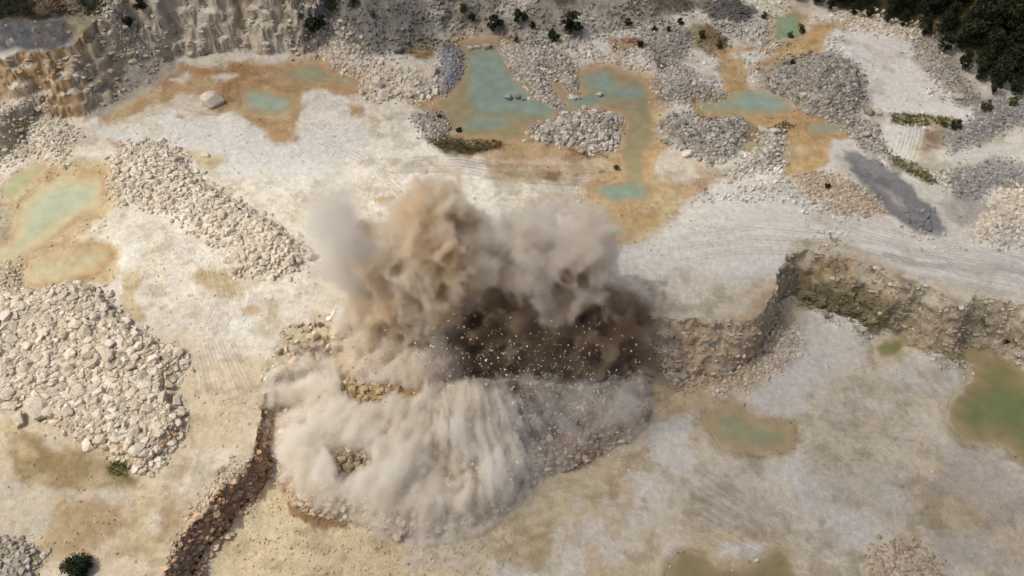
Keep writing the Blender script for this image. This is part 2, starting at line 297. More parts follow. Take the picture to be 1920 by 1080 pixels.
P([(228, 515), (265, 505), (270, 530), (255, 560), (262, 590), (278, 600), (262, 608), (240, 590), (230, 560)], (206, 180, 142), 6, 6, 4)
P([(700, 372), (740, 368), (760, 380), (710, 384)], (196, 150, 96), 5, 4, 3)
# --- around the milky pond
P([(50, 300), (200, 300), (250, 330), (210, 400), (150, 440), (215, 470), (215, 530), (60, 550), (-60, 540), (-60, 380), (20, 370)], (204, 172, 130), 14, 10, 6)
P([(0, 380), (28, 390), (20, 440), (30, 470), (-60, 480), (-60, 400)], (192, 178, 152), 10, 8, 6)
UPR = [(1050, 30), (1500, 0), (1990, 150), (1990, 470), (1450, 430), (1060, 480), (800, 280), (800, 60)]
BLOT(UPR, (140, 132, 120), .08, .4, 5, 156, .6); BLOT(UPR, (182, 146, 100), .20, .5, 9, 157, .55); BLOT(UPR, (218, 214, 208), .1, .35, 7, 158, .6)
# --- ground round the big pond
P([(740, 185), (830, 180), (870, 60), (945, 70), (1080, 110), (1220, 130), (1245, 230), (1240, 330), (1300, 350), (1250, 420), (1120, 470), (1080, 400), (1100, 330), (980, 300), (840, 290), (800, 210)], (182, 146, 100), 14, 10, 6)
P([(350, 90), (800, 90), (860, 70), (855, 96), (830, 105), (780, 110), (760, 100)], (176, 168, 154), 10, 6, 5)
P([(755, 98), (800, 92), (812, 110), (790, 116), (765, 108)], (140, 112, 56), 7, 5, 4)
P([(840, 95), (930, 66), (940, 80), (900, 92), (860, 110)], (112, 108, 50), 8, 5, 4, amt=.6)
P([(790, 255), (850, 245), (900, 262), (950, 262), (940, 275), (870, 294), (830, 290)], (96, 76, 44), 10, 8, 6)
P([(850, 270), (940, 262), (945, 272), (880, 285)], (70, 56, 36), 6, 5, 4)
P([(900, 290), (1060, 290), (1140, 300), (1150, 320), (1080, 330), (1000, 345), (920, 330)], (176, 150, 122), 12, 10, 6)
P([(990, 315), (1050, 318), (1045, 340), (1010, 336)], (132, 98, 70), 6, 5, 4)
P([(1062, 275), (1130, 285), (1160, 300), (1100, 292)], (110, 78, 50), 7, 5, 4)
P([(940, 322), (1000, 314), (1010, 322), (950, 330)], (126, 116, 100), 4, 4, 3)
T([(860, 290), (1130, 295), (1120, 350), (1000, 370), (880, 340)], .0, 1.2, 7, .35)
P([(1110, 320), (1160, 322), (1165, 330), (1140, 325)], (88, 76, 48), 5, 4, 4)
P([(1185, 378), (1230, 374), (1232, 392), (1200, 396)], (212, 208, 198), 6, 5, 4)
P([(1060, 330), (1100, 350), (1110, 420), (980, 400), (1000, 360)], (182, 170, 158), 12, 9, 6, amt=.7)
# --- white flats and grey scree, upper middle and right
P([(1070, 60), (1240, 40), (1330, 60), (1345, 120), (1220, 140), (1080, 120)], (206, 200, 192), 14, 10, 6)
P([(1145, 70), (1180, 68), (1205, 86), (1190, 92), (1150, 92)], (156, 116, 84), 10, 8, 5)
P([(1225, 112), (1270, 116), (1300, 135), (1270, 142), (1235, 130)], (96, 80, 60), 6, 6, 4)
P([(1270, 60), (1330, 55), (1350, 100), (1400, 150), (1370, 175), (1300, 130)], (208, 202, 194), 10, 8, 5)
P([(1285, 55), (1330, 45), (1360, 70), (1370, 100), (1330, 105), (1300, 85)], (122, 104, 70), 8, 8, 5)
P([(1295, -10), (1360, -20), (1420, 20), (1415, 40), (1385, 54), (1360, 40), (1330, 40)], (104, 102, 102), 7, 6, 4)
P([(1340, 50), (1440, 30), (1450, 80), (1400, 80), (1350, 66)], (186, 180, 172), 8, 8, 5)
P([(1340, 82), (1440, 88), (1500, 70), (1520, 45), (1600, 40), (1560, 60), (1545, 100), (1480, 100), (1440, 122), (1400, 130), (1400, 170), (1380, 180), (1360, 150), (1340, 110)], (190, 142, 84), 8, 8, 5)
P([(1290, 185), (1380, 170), (1500, 200), (1560, 222), (1615, 232), (1610, 262), (1560, 264), (1560, 300), (1530, 318), (1460, 322), (1470, 280), (1410, 225), (1310, 222)], (188, 144, 90), 9, 8, 5)
P([(1390, 215), (1430, 240), (1424, 290), (1390, 280)], (150, 124, 84), 8, 6, 4)
P([(1230, 290), (1320, 305), (1370, 330), (1290, 385), (1230, 400), (1200, 350)], (170, 132, 92), 12, 10, 6, amt=.8)
P([(1225, 285), (1290, 300), (1320, 330), (1260, 345), (1222, 320)], (198, 188, 176), 9, 8, 5)
P([(1372, 98), (1420, 92), (1462, 96), (1430, 112), (1410, 126), (1380, 118)], (212, 208, 200), 6, 6, 4)
P([(1386, 150), (1410, 136), (1430, 150), (1412, 162)], (210, 206, 198), 6, 4, 4)
P([(1525, 66), (1560, 50), (1640, 56), (1720, 80), (1735, 130), (1760, 170), (1800, 200), (1850, 230), (1790, 240), (1690, 220), (1640, 210), (1625, 150), (1580, 110), (1540, 98)], (212, 208, 202), 10, 8, 5)
P([(1770, 70), (1810, 110), (1870, 150), (1920, 150), (2000, 150), (2000, 190), (1850, 200), (1800, 160), (1770, 110)], (204, 196, 184), 8, 8, 5)
P([(1660, 232), (1720, 228), (1720, 260), (1700, 300), (1670, 290)], (210, 206, 200), 6, 5, 4)
P([(1545, 270), (1600, 262), (1680, 330), (1760, 400), (1780, 440), (1700, 420), (1640, 370), (1560, 310)], (196, 192, 184), 10, 8, 5)
P([(1588, 286), (1645, 298), (1706, 338), (1756, 388), (1780, 436), (1760, 450), (1700, 424), (1648, 388), (1615, 345)], (128, 127, 130), 9, 6, 6)
P([(1640, 330), (1690, 370), (1730, 410), (1700, 405), (1660, 370)], (150, 148, 148), 7, 6, 6, amt=.6)
P([(1655, 350), (1690, 372), (1700, 385), (1680, 380)], (168, 166, 164), 6, 4, 4)
P([(1672, 212), (1760, 218), (1800, 226), (1790, 240), (1740, 238), (1672, 234)], (150, 138, 78), 5, 4, 4)
P([(1738, 244), (1768, 248), (1760, 285), (1725, 290), (1728, 262)], (134, 104, 84), 12, 8, 6)
P([(1655, 280), (1680, 295), (1740, 320), (1765, 345), (1740, 345), (1690, 318)], (118, 112, 66), 6, 6, 5)
P([(1770, 290), (1990, 240), (1990, 320), (1830, 310), (1790, 330)], (190, 186, 178), 12, 10, 6)
P([(1800, 370), (1850, 370), (1840, 410), (1790, 410), (1760, 380)], (172, 166, 158), 10, 8, 6)
P([(1225, 130), (1250, 200), (1240, 300), (1210, 345), (1180, 340), (1195, 260), (1215, 200), (1200, 150)], (194, 150, 98), 9, 8, 6, amt=.8)
P([(1090, 345), (1160, 325), (1230, 335), (1290, 345), (1330, 335), (1290, 385), (1250, 420), (1180, 462), (1110, 465), (1120, 400), (1095, 385)], (182, 146, 100), 9, 9, 6, amt=.85)
P([(1470, 215), (1540, 222), (1606, 235), (1560, 256), (1556, 305), (1500, 326), (1455, 322), (1478, 275), (1450, 235)], (190, 146, 92), 9, 8, 6, amt=.9)
P([(1345, 108), (1395, 100), (1400, 165), (1372, 180), (1352, 150)], (192, 146, 90), 8, 7, 5, amt=.9)
P([(1480, 60), (1545, 44), (1600, 38), (1560, 62), (1540, 92), (1480, 96)], (194, 150, 92), 8, 7, 5, amt=.9)
# --- centre pad and haul road
P([(1120, 470), (1260, 430), (1330, 360), (1480, 330), (1560, 400), (1700, 430), (1990, 450), (1990, 620), (1860, 590), (1700, 540), (1500, 460), (1460, 540), (1430, 600), (1240, 620), (1130, 560)], (202, 198, 190), 16, 10, 6)
P([(1300, 400), (1500, 350), (1600, 420), (1990, 470), (1990, 560), (1700, 510), (1500, 445), (1440, 500), (1250, 520), (1150, 480)], (212, 209, 202), 20, 12, 6, amt=.8)
P([(1150, 520), (1280, 500), (1420, 540), (1430, 600), (1240, 612), (1150, 570)], (204, 194, 178), 20, 12, 6)
T([(1180, 400), (1500, 390), (1990, 470), (1990, 570), (1700, 520), (1500, 450), (1250, 470)], -.10, 1.0, 14, .16)
T([(1480, 400), (1720, 420), (1990, 480), (1990, 560), (1700, 510), (1520, 450)], -.42, .7, 16, .22, seed=84)
T([(1180, 560), (1260, 560), (1260, 615), (1190, 600)], .9, .8, 8, .2)
T([(1260, 540), (1340, 540), (1350, 620), (1250, 615)], 1.5, .8, 8, .2, seed=82)
T([(1340, 540), (1430, 540), (1420, 610), (1350, 620)], 2.2, .8, 8, .2, seed=83)
P([(1480, 455), (1560, 448), (1680, 500), (1760, 530), (1860, 560), (1990, 600), (1990, 640), (1850, 600), (1700, 545), (1560, 490), (1486, 486)], (186, 172, 150), 10, 8, 6)
P([(1160, 570), (1200, 560), (1240, 600), (1220, 622), (1170, 600)], (150, 144, 140), 9, 7, 6)
P([(1370, 600), (1430, 590), (1440, 620), (1380, 636), (1300, 632)], (204, 176, 136), 8, 6, 5)
P([(1840, 550), (1880, 545), (1890, 562), (1855, 566)], (120, 118, 116), 5, 5, 5)
P([(1655, 470), (1990, 520), (1990, 540), (1660, 480)], (182, 178, 170), 8, 7, 5)
# --- pit floor
H = PITZ
P([(1200, 640), (1500, 560), (1640, 560), (1990, 640), (2640, 900), (2640, 1500), (400, 1500), (400, 900), (900, 900)], (206, 196, 176), 14, 10, 6, H)
P([(1490, 590), (1560, 560), (1640, 590), (1640, 650), (1560, 740), (1480, 790), (1400, 780), (1400, 740), (1480, 680)], (200, 197, 190), 14, 12, 8, H)
P([(1210, 700), (1400, 720), (1330, 770), (1310, 840), (1200, 830), (1225, 770)], (190, 164, 128), 20, 14, 8, H)
P([(1220, 780), (1320, 770), (1310, 820), (1200, 850)], (188, 186, 182), 14, 12, 6, H)
P([(1440, 870), (1560, 850), (1700, 880), (1720, 980), (1620, 1020), (1480, 960)], (200, 198, 190), 34, 20, 8, H)
P([(1720, 660), (1790, 655), (1815, 700), (1780, 730), (1700, 740), (1640, 720)], (200, 196, 186), 16, 14, 8, H)
P([(1520, 740), (1600, 700), (1740, 740), (1700, 830), (1560, 820)], (192, 180, 158), 24, 18, 8, H, .8)
P([(1780, 830), (1860, 845), (1920, 900), (1990, 960), (1990, 1080), (1760, 1080), (1720, 960)], (186, 178, 166), 24, 18, 8, H)
P([(1700, 930), (1840, 940), (1860, 1000), (1760, 1010)], (182, 160, 124), 26, 18, 8, H, .7)
P([(860, 1000), (1100, 860), (1240, 840), (1330, 920), (1500, 1040), (1500, 1140), (840, 1140)], (200, 180, 146), 30, 18, 8, H)
P([(1000, 1000), (1120, 960), (1160, 1080), (960, 1100)], (202, 172, 128), 20, 16, 8, H)
P([(1180, 900), (1420, 930), (1460, 1000), (1340, 1000), (1240, 960)], (192, 182, 164), 30, 18, 8, H)
P([(1350, 1012), (1430, 1018), (1420, 1050), (1345, 1045)], (208, 204, 198), 10, 8, 5, H)
P([(1930, 800), (1990, 800), (1990, 900), (1900, 850)], (178, 150, 106), 12, 8, 5, H)
P([(430, 960), (520, 900), (620, 990), (900, 1020), (960, 1100), (380, 1120)], (214, 186, 150), 18, 12, 6, -6)
P([(760, 1010), (880, 1000), (960, 1080), (760, 1080)], (200, 186, 164), 14, 12, 6, -7)
P([(1380, 640), (1460, 560), (1490, 620), (1400, 730), (1220, 700)], (186, 154, 118), 12, 10, 6, -7.5)
P([(1490, 540), (1560, 548), (1660, 575), (1760, 620), (1920, 660), (1920, 690), (1740, 660), (1640, 600), (1500, 580)], (150, 130, 90), 8, 10, 7, H, .8)
T([(900, 900), (1300, 830), (1700, 1000), (1700, 1120), (850, 1120)], -.45, 1.6, 9, .16, 40, H)
T([(1300, 860), (1990, 860), (1990, 1120), (1300, 1120)], .35, 1.2, 8, .10, 40, H, 86)
# --- blasted rock
P([(540, 660), (620, 630), (900, 600), (1180, 600), (1225, 700), (1225, 775), (1110, 850), (1010, 892), (880, 992), (740, 1015), (640, 985), (560, 965), (505, 820), (505, 740)], (200, 182, 150), 10, 10, 8, -5)
P([(640, 690), (720, 670), (800, 700), (790, 800), (700, 820), (640, 800)], (182, 144, 92), 14, 10, 8, -4)
P([(610, 860), (700, 855), (720, 910), (640, 930), (600, 905)], (150, 132, 108), 10, 8, 6, -5.5)
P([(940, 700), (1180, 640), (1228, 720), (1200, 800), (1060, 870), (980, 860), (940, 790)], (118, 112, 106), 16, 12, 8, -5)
P([(800, 600), (1180, 580), (1230, 700), (1180, 760), (900, 760)], (96, 80, 60), 20, 14, 8, -4)  # dark brown rock, with the plume's shade painted into it as well
P([(1040, 830), (1200, 760), (1225, 790), (1110, 850), (1020, 890)], (128, 76, 44), 12, 8, 6, -6)
P([(560, 650), (610, 632), (640, 650), (590, 690), (555, 690)], (110, 66, 42), 6, 6, 5, -1.5)
P([(535, 950), (600, 960), (660, 975), (650, 1000), (600, 995), (545, 975)], (150, 116, 72), 7, 7, 5, -6)
# --- upper left highland
P([(-700, 110), (150, 60), (240, -20), (560, -60), (560, -420), (-700, -420)], (128, 124, 116), 10, 8, 6, 9)
P([(-100, 40), (30, 30), (120, 30), (150, 60), (110, 88), (0, 95), (-100, 100)], (96, 98, 102), 12, 10, 6, 10)
P([(-100, 0), (80, -20), (240, 0), (230, 30), (100, 20), (0, 32), (-100, 40)], (52, 50, 36), 12, 12, 8, 10)
P([(60, -10), (140, -10), (150, 6), (70, 12)], (120, 92, 66), 6, 6, 5, 10)
P([(150, 200), (240, 170), (330, 110), (300, 30), (230, 40), (200, 110), (140, 180)], (172, 162, 148), 12, 10, 6, 3)
P([(-20, 200), (20, 160), (35, 190), (5, 225)], (170, 124, 66), 5, 5, 4, 2)
P([(130, 30), (200, 40), (215, 90), (190, 130), (150, 100)], (140, 128, 104), 8, 8, 6, 7)
# --- scree and scrub at the head
P([(556, 40), (600, 90), (690, 110), (800, 85), (930, 66), (1100, 60), (1300, 20), (1400, -30), (1760, -160), (1760, -700), (556, -700)], (152, 144, 132), 12, 10, 6)
w, d = sdf([(556, 40), (600, 90), (690, 110), (800, 85), (930, 66), (1100, 60), (1300, 20), (1400, -30), (1760, -160), (1760, -700), (556, -700)], 6, 4, 20)
s_ = sst(-5, 10, d) * sst(.05, .5, fbm(X[w], Y[w], 5, 4, 90)); A[w] = A[w] * (1 - s_[..., None] * .75) + lin((98, 92, 62)) * s_[..., None] * .75
s_ = sst(-5, 10, d) * sst(.1, .5, fbm(X[w], Y[w], 7, 4, 91)); A[w] = A[w] * (1 - s_[..., None] * .7) + lin((196, 190, 178)) * s_[..., None] * .7
P([(660, 105), (640, 70), (700, -60), (780, -60), (800, 70), (730, 100)], (132, 128, 122), 14, 12, 8)
P([(556, 40), (600, 60), (650, -60), (700, -200), (556, -200)], (112, 110, 76), 10, 10, 8)
# --- floor of the wood
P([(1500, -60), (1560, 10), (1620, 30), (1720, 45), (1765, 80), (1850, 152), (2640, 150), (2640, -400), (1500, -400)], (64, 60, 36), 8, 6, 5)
P([(1725, 40), (1760, 50), (1765, 75), (1735, 68)], (132, 122, 80), 8, 6, 5)
# dark crumbs of soil and lichen in the upper scree zone
zone = sst(420, 330, V) * sst(700, 800, U)
mm = .7 * zone * sst(.18, .5, fbm(X, Y, 3.0, 5, 93)); A *= 1 - .38 * mm[..., None]
mm = sst(.25, .6, fbm(X, Y, 6, 5, 94))[..., None] * .12; A = A * (1 - mm) + lin((196, 164, 120)) * mm

DK, LT = (160, 154, 144), (226, 222, 214)
LINES([(1712, 205), (1712, 250), (1700, 290), (1672, 320)], (-22, -16, -9, -2, 5, 12, 19), 1.6, LT, .7)
LINES([(1712, 205), (1712, 250), (1700, 290), (1672, 320)], (-19, -12, -5, 2, 8, 15), 1.4, (150, 140, 120), .6)
for q in range(9):
    LINES([(1250, 440 + q * 7), (1400, 418 + q * 7), (1550, 430 + q * 6), (1720, 465 + q * 7), (1960, 505 + q * 9)], (0, 4.5), 1.1, DK if q % 3 else LT, .42)
for q in range(7):
    LINES([(1460 + q * 8, 345 + q * 12), (1600, 412 + q * 6), (1760, 455 + q * 5), (1960, 490 + q * 5)], (0, 5), 1.1, DK, .35)
for q in range(6):
    LINES([(700, 300 + q * 5), (860, 292 + q * 6), (1000, 318 + q * 5), (1140, 318 + q * 6)], (0,), 2.2, (132, 112, 92) if q % 2 else (150, 134, 116), .6)
for q in range(8):
    LINES([(560 + q * 12, 255 + q * 3), (640 + q * 8, 290), (740, 330 + q * 6), (800, 380 + q * 8)], (0, 6), 1.2, DK if q % 2 else LT, .45)
    LINES([(215 + q * 5, 480 - q * 9), (262 + q * 6, 440 - q * 4), (330, 430 + q * 5), (390, 470 + q * 6)], (0,), 1.2, DK if q % 2 else LT, .4)
    LINES([(380 + q * 9, 470), (400 + q * 10, 560), (360 + q * 10, 640), (380 + q * 16, 760)], (0, 7), 1.3, (176, 166, 150) if q % 2 else LT, .45)
for q in range(7):
    LINES([(880, 1000 + q * 14), (1060, 930 + q * 12), (1250, 900 + q * 13), (1450, 980 + q * 14), (1600, 1090)], (0, 5), 1.6, (168, 146, 112) if q % 2 else (212, 198, 172), .4, PITZ)
    LINES([(1300, 860 + q * 16), (1400, 930 + q * 14), (1480, 1010 + q * 8)], (0,), 2.0, (150, 136, 116), .35, PITZ)
    LINES([(1480, 820 + q * 14), (1560, 790 + q * 12), (1650, 800 + q * 10), (1750, 870 + q * 6)], (0,), 1.6, (158, 142, 116), .35, PITZ)
LINES([(1600, 694), (1620, 686), (1648, 684)], (0,), 1.3, (90, 66, 44), .9, PITZ)
for q in range(12):
    a_ = 1.0 + q * .11; LINES([(1300 + 40 * math.cos(a_ * 1.5), 520), (1300 + 130 * math.cos(a_ * 1.45), 600)], (0,), 1.6, (176, 162, 140) if q % 2 else LT, .4)
# patchy crust on the pit floor and the open floor
PF = [(1200, 640), (1500, 560), (1640, 560), (1990, 640), (2640, 900), (2640, 1500), (700, 1500), (900, 960)]
BLOT(PF, (212, 208, 200), .06, .34, 10, 150, .8, H); BLOT(PF, (178, 158, 120), .10, .45, 13, 151, .45, H); BLOT(PF, (150, 136, 118), .22, .45, 4, 152, .35, H)
# ground darkened under the weathered heaps, for dark gaps between the stones
for h in HEAPS:
    if h[6] in ('grey', 'light', 'bluegrey', 'blue') and h[1] == 0:
        w, d = sdf(h[0], 12, 8, 40); m = (sst(-12, 8, d + 12 * EN[w]) * .62)[..., None]; A[w] = A[w] * (1 - m) + lin((108, 102, 90)) * m
# muddy rims round the ponds
for (w, d, lev, c1, c2) in WATER:
    m = (sst(-18, 2, d) * .55 * (.5 + sst(-.3, .3, WB[w])))[..., None]
    mud = lin((178, 138, 88)) if lev > -2 else lin((160, 138, 92))
    A[w] = A[w] * (1 - m) + mud * m
A *= (1 + .07 * fbm(X, Y, 5, 5, 200, .6) + .07 * fbm(X, Y, 1.3, 4, 201))[..., None]
org = sst(.03, .16, A[..., 0] - A[..., 2]) * sst(-.1, .4, fbm(X, Y, 3.5, 5, 202, .62)); A = A * (1 - .40 * org[..., None]) + lin((206, 188, 150)) * .40 * org[..., None]
org = sst(.05, .2, A[..., 0] - A[..., 2]) * sst(.0, .4, fbm(X, Y, 2.5, 5, 203, .62)); A = A * (1 - .35 * org[..., None]) + lin((132, 112, 72)) * .35 * org[..., None]
og = sst(.22, .36, A[..., 0] - A[..., 2]); A[..., 1] *= 1 + .05 * og; A[..., 0] *= 1 - .04 * og
# steep faces: layered rock
gx = np.gradient(Z, axis=1) / np.maximum(np.gradient(X, axis=1), 1e-6)
gy = np.gradient(Z, axis=0) / (np.gradient(Y, axis=0) + 1e-9)
SL = np.sqrt(gx ** 2 + gy ** 2)
steep = sst(.55, 1.3, SL)
lay = fbm(X * .15 + 40, Z * 3.2 + .8 * fbm(X, Y, 5, 3, 70), 1.6, 4, 71)
blot = fbm(X, Y, 3.2, 4, 72)
rock = np.empty_like(A); rock[:] = lin((186, 168, 138))
ochre = lin((168, 124, 72)); olive = lin((120, 108, 72)); brown = lin((172, 128, 88)); pale = lin((196, 186, 166)); greyr = lin((130, 126, 120))
def mixr(c, m):
    global rock
    m = np.clip(m, 0, 1)[..., None]; rock = rock * (1 - m) + c * m
mixr(pale, sst(-.25, .35, lay)); mixr(ochre, sst(.15, .6, blot + lay * .5) * .6)
mixr(olive, sst(1480, 1530, U) * sst(-2.6, -4.2, Z) * sst(1750, 1650, U) * sst(420, 480, V) * .9)  # shade on the lower wall painted in as olive
mixr(olive, sst(1650, 1750, U) * sst(420, 480, V) * sst(.0, .4, -lay) * .35); mixr(lin((206, 194, 168)), sst(1560, 1640, U) * sst(420, 480, V) * sst(-3.5, -1.5, Z) * .6)
mixr(brown, sst(640, 560, U) * sst(560, 600, V) * sst(-.5, .2, blot + .15) * .85)
mixr(pale, sst(250, 270, U) * sst(600, 560, U) * sst(160, 120, V) * .5); mixr(lin((190, 150, 92)), sst(230, 180, U) * sst(300, 260, V) * sst(-.35, .25, blot) * .8); mixr(lin((200, 164, 120)), sst(1170, 1200, U) * sst(1470, 1440, U) * sst(560, 580, V) * sst(-.4, .3, blot) * .7); mixr(greyr, sst(560, 580, U) * sst(140, 90, V) * .8)
A = A * (1 - steep[..., None]) + rock * steep[..., None]
lum = (A @ np.array([.3, .59, .11]))[..., None]; A = np.clip((lum + (A - lum) * .77) * np.array([1, 1.005, .97]), .004, .85)
# ------------------------------------------------------------------ mesh builders
def mesh_np(name, v, f, mat, smooth=True, attrs=()):
    me = bpy.data.meshes.new(name)
    k = f.shape[1]
    me.vertices.add(len(v)); me.vertices.foreach_set('co', np.ascontiguousarray(v, 'f').ravel())
    me.loops.add(f.size); me.loops.foreach_set('vertex_index', np.ascontiguousarray(f, 'i').ravel())
    me.polygons.add(len(f)); me.polygons.foreach_set('loop_start', np.arange(0, f.size, k, dtype='i'))
    me.polygons.foreach_set('use_smooth', np.full(len(f), smooth))
    for an, ty, da in attrs:
        a = me.attributes.new(an, ty, 'POINT')
        if ty == 'FLOAT_COLOR':
            da = np.concatenate([da, np.ones((len(da), 1))], 1); a.data.foreach_set('color', np.ascontiguousarray(da, 'f').ravel())
        else: a.data.foreach_set('value', np.ascontiguousarray(da, 'f').ravel())
    me.update(calc_edges=True)
    if mat: me.materials.append(mat)
    return me
def link(name, me, kind=None, label=None, cat=None, group=None, parent=None, loc=None):
    o = bpy.data.objects.new(name, me); COL.objects.link(o)
    if kind: o['kind'] = kind
    if label: o['label'] = label
    if cat: o['category'] = cat
    if group: o['group'] = group
    if parent: o.parent = parent
    if loc is not None: o.location = loc
    return o
def quads(nv, nu):
    i = np.arange(nv * nu).reshape(nv, nu)
    return np.stack([i[:-1, :-1], i[1:, :-1], i[1:, 1:], i[:-1, 1:]], -1).reshape(-1, 4)
# ------------------------------------------------------------------ materials
def newmat(n):
    m = bpy.data.materials.new(n); m.use_nodes = True; t = m.node_tree
    return m, t, t.nodes['Principled BSDF'], t.nodes.new, t.links.new
def ground_mat():
    m, t, b, N, L = newmat('quarry_ground')
    a = N('ShaderNodeAttribute'); a.attribute_name = 'col'
    g = N('ShaderNodeNewGeometry')
    n1 = N('ShaderNodeTexNoise'); n1.inputs['Scale'].default_value = 1.1; n1.inputs['Detail'].default_value = 9; n1.inputs['Roughness'].default_value = .68
    n2 = N('ShaderNodeTexNoise'); n2.inputs['Scale'].default_value = 5.5; n2.inputs['Detail'].default_value = 5; n2.inputs['Roughness'].default_value = .7
    for n in (n1, n2): L(g.outputs['Position'], n.inputs['Vector'])
    mr = N('ShaderNodeMapRange'); mr.inputs[1].default_value = .3; mr.inputs[2].default_value = .7; mr.inputs[3].default_value = .80; mr.inputs[4].default_value = 1.14
    L(n1.outputs[0], mr.inputs[0])
    m2 = N('ShaderNodeMapRange'); m2.inputs[1].default_value = .3; m2.inputs[2].default_value = .7; m2.inputs[3].default_value = .90; m2.inputs[4].default_value = 1.08
    L(n2.outputs[0], m2.inputs[0])
    mu = N('ShaderNodeMath'); mu.operation = 'MULTIPLY'; L(mr.outputs[0], mu.inputs[0]); L(m2.outputs[0], mu.inputs[1])
    # dark clods scattered on the floor
    vo = N('ShaderNodeTexVoronoi'); vo.inputs['Scale'].default_value = 1.3; L(g.outputs['Position'], vo.inputs['Vector'])
    sp = N('ShaderNodeMapRange'); sp.inputs[1].default_value = .05; sp.inputs[2].default_value = .11; sp.inputs[3].default_value = .62; sp.inputs[4].default_value = 1
    L(vo.outputs['Distance'], sp.inputs[0])
    mu2 = N('ShaderNodeMath'); mu2.operation = 'MULTIPLY'; L(mu.outputs[0], mu2.inputs[0]); L(sp.outputs[0], mu2.inputs[1])
    vs = N('ShaderNodeVectorMath'); vs.operation = 'SCALE'; L(a.outputs['Color'], vs.inputs[0]); L(mu2.outputs[0], vs.inputs['Scale'])
    L(vs.outputs[0], b.inputs['Base Color'])
    b.inputs['Roughness'].default_value = .95; b.inputs['Specular IOR Level'].default_value = .15
    ad = N('ShaderNodeMath'); ad.operation = 'MULTIPLY_ADD'; L(n2.outputs[0], ad.inputs[0]); ad.inputs[1].default_value = .45; L(n1.outputs[0], ad.inputs[2])
    bp = N('ShaderNodeBump'); bp.inputs['Strength'].default_value = .9; bp.inputs['Distance'].default_value = .28
    L(ad.outputs[0], bp.inputs['Height']); L(bp.outputs[0], b.inputs['Normal'])
    return m
def water_mat():
    m, t, b, N, L = newmat('milky_water')
    a = N('ShaderNodeAttribute'); a.attribute_name = 'col'
    g = N('ShaderNodeNewGeometry')
    n = N('ShaderNodeTexNoise'); n.inputs['Scale'].default_value = .5; n.inputs['Detail'].default_value = 6; n.inputs['Roughness'].default_value = .6; L(g.outputs['Position'], n.inputs['Vector'])
    mr = N('ShaderNodeMapRange'); mr.inputs[1].default_value = .3; mr.inputs[2].default_value = .7; mr.inputs[3].default_value = .84; mr.inputs[4].default_value = 1.1; L(n.outputs[0], mr.inputs[0])
    vs = N('ShaderNodeVectorMath'); vs.operation = 'SCALE'; L(a.outputs['Color'], vs.inputs[0]); L(mr.outputs[0], vs.inputs['Scale'])
    L(vs.outputs[0], b.inputs['Base Color'])
    b.inputs['Roughness'].default_value = .12; b.inputs['IOR'].default_value = 1.33
    al = N('ShaderNodeAttribute'); al.attribute_name = 'alpha'; L(al.outputs['Fac'], b.inputs['Alpha'])
    w = N('ShaderNodeTexNoise'); w.inputs['Scale'].default_value = 2.5; w.inputs['Detail'].default_value = 3; L(g.outputs['Position'], w.inputs['Vector'])
    bp = N('ShaderNodeBump'); bp.inputs['Strength'].default_value = .12; bp.inputs['Distance'].default_value = .08; L(w.outputs[0], bp.inputs['Height']); L(bp.outputs[0], b.inputs['Normal'])
    return m
def rock_mat(name, c1, c2, stuff):
    m, t, b, N, L = newmat(name)
    if stuff:
        a = N('ShaderNodeAttribute'); a.attribute_name = 'tint'; r = a.outputs['Fac']
    else:
        a = N('ShaderNodeObjectInfo'); r = a.outputs['Random']
    mx = N('ShaderNodeMix'); mx.data_type = 'RGBA'; L(r, mx.inputs[0])
    mx.inputs[6].default_value = (*lin(c1), 1); mx.inputs[7].default_value = (*lin(c2), 1)
    g = N('ShaderNodeNewGeometry'); n = N('ShaderNodeTexNoise'); n.inputs['Scale'].default_value = 3; n.inputs['Detail'].default_value = 6; L(g.outputs['Position'], n.inputs['Vector'])
    mr = N('ShaderNodeMapRange'); mr.inputs[1].default_value = .3; mr.inputs[2].default_value = .7; mr.inputs[3].default_value = .74; mr.inputs[4].default_value = 1.16; L(n.outputs[0], mr.inputs[0])
    vs = N('ShaderNodeVectorMath'); vs.operation = 'SCALE'; L(mx.outputs[2], vs.inputs[0]); L(mr.outputs[0], vs.inputs['Scale'])
    L(vs.outputs[0], b.inputs['Base Color']); b.inputs['Roughness'].default_value = .9; b.inputs['Specular IOR Level'].default_value = .2
    bp = N('ShaderNodeBump'); bp.inputs['Strength'].default_value = .6; bp.inputs['Distance'].default_value = .08; L(n.outputs[0], bp.inputs['Height']); L(bp.outputs[0], b.inputs['Normal'])
    return m
ROCKC = {'cream': ((180, 169, 150), (216, 206, 189)), 'light': ((146, 139, 128), (206, 200, 188)), 'grey': ((118, 113, 105), (188, 182, 171)),
         'blue': ((112, 116, 126), (160, 162, 168)), 'bluegrey': ((116, 116, 118), (168, 166, 162)), 'beige': ((160, 142, 120), (196, 182, 162)), 'dark': ((92, 84, 72), (130, 118, 100)),
         'muck': ((140, 120, 92), (200, 186, 160)), 'spray': ((176, 158, 130), (224, 215, 200))}
RM = {k: (rock_mat('rock_' + k, *c, False), rock_mat('rubble_' + k, *c, True)) for k, c in ROCKC.items()}
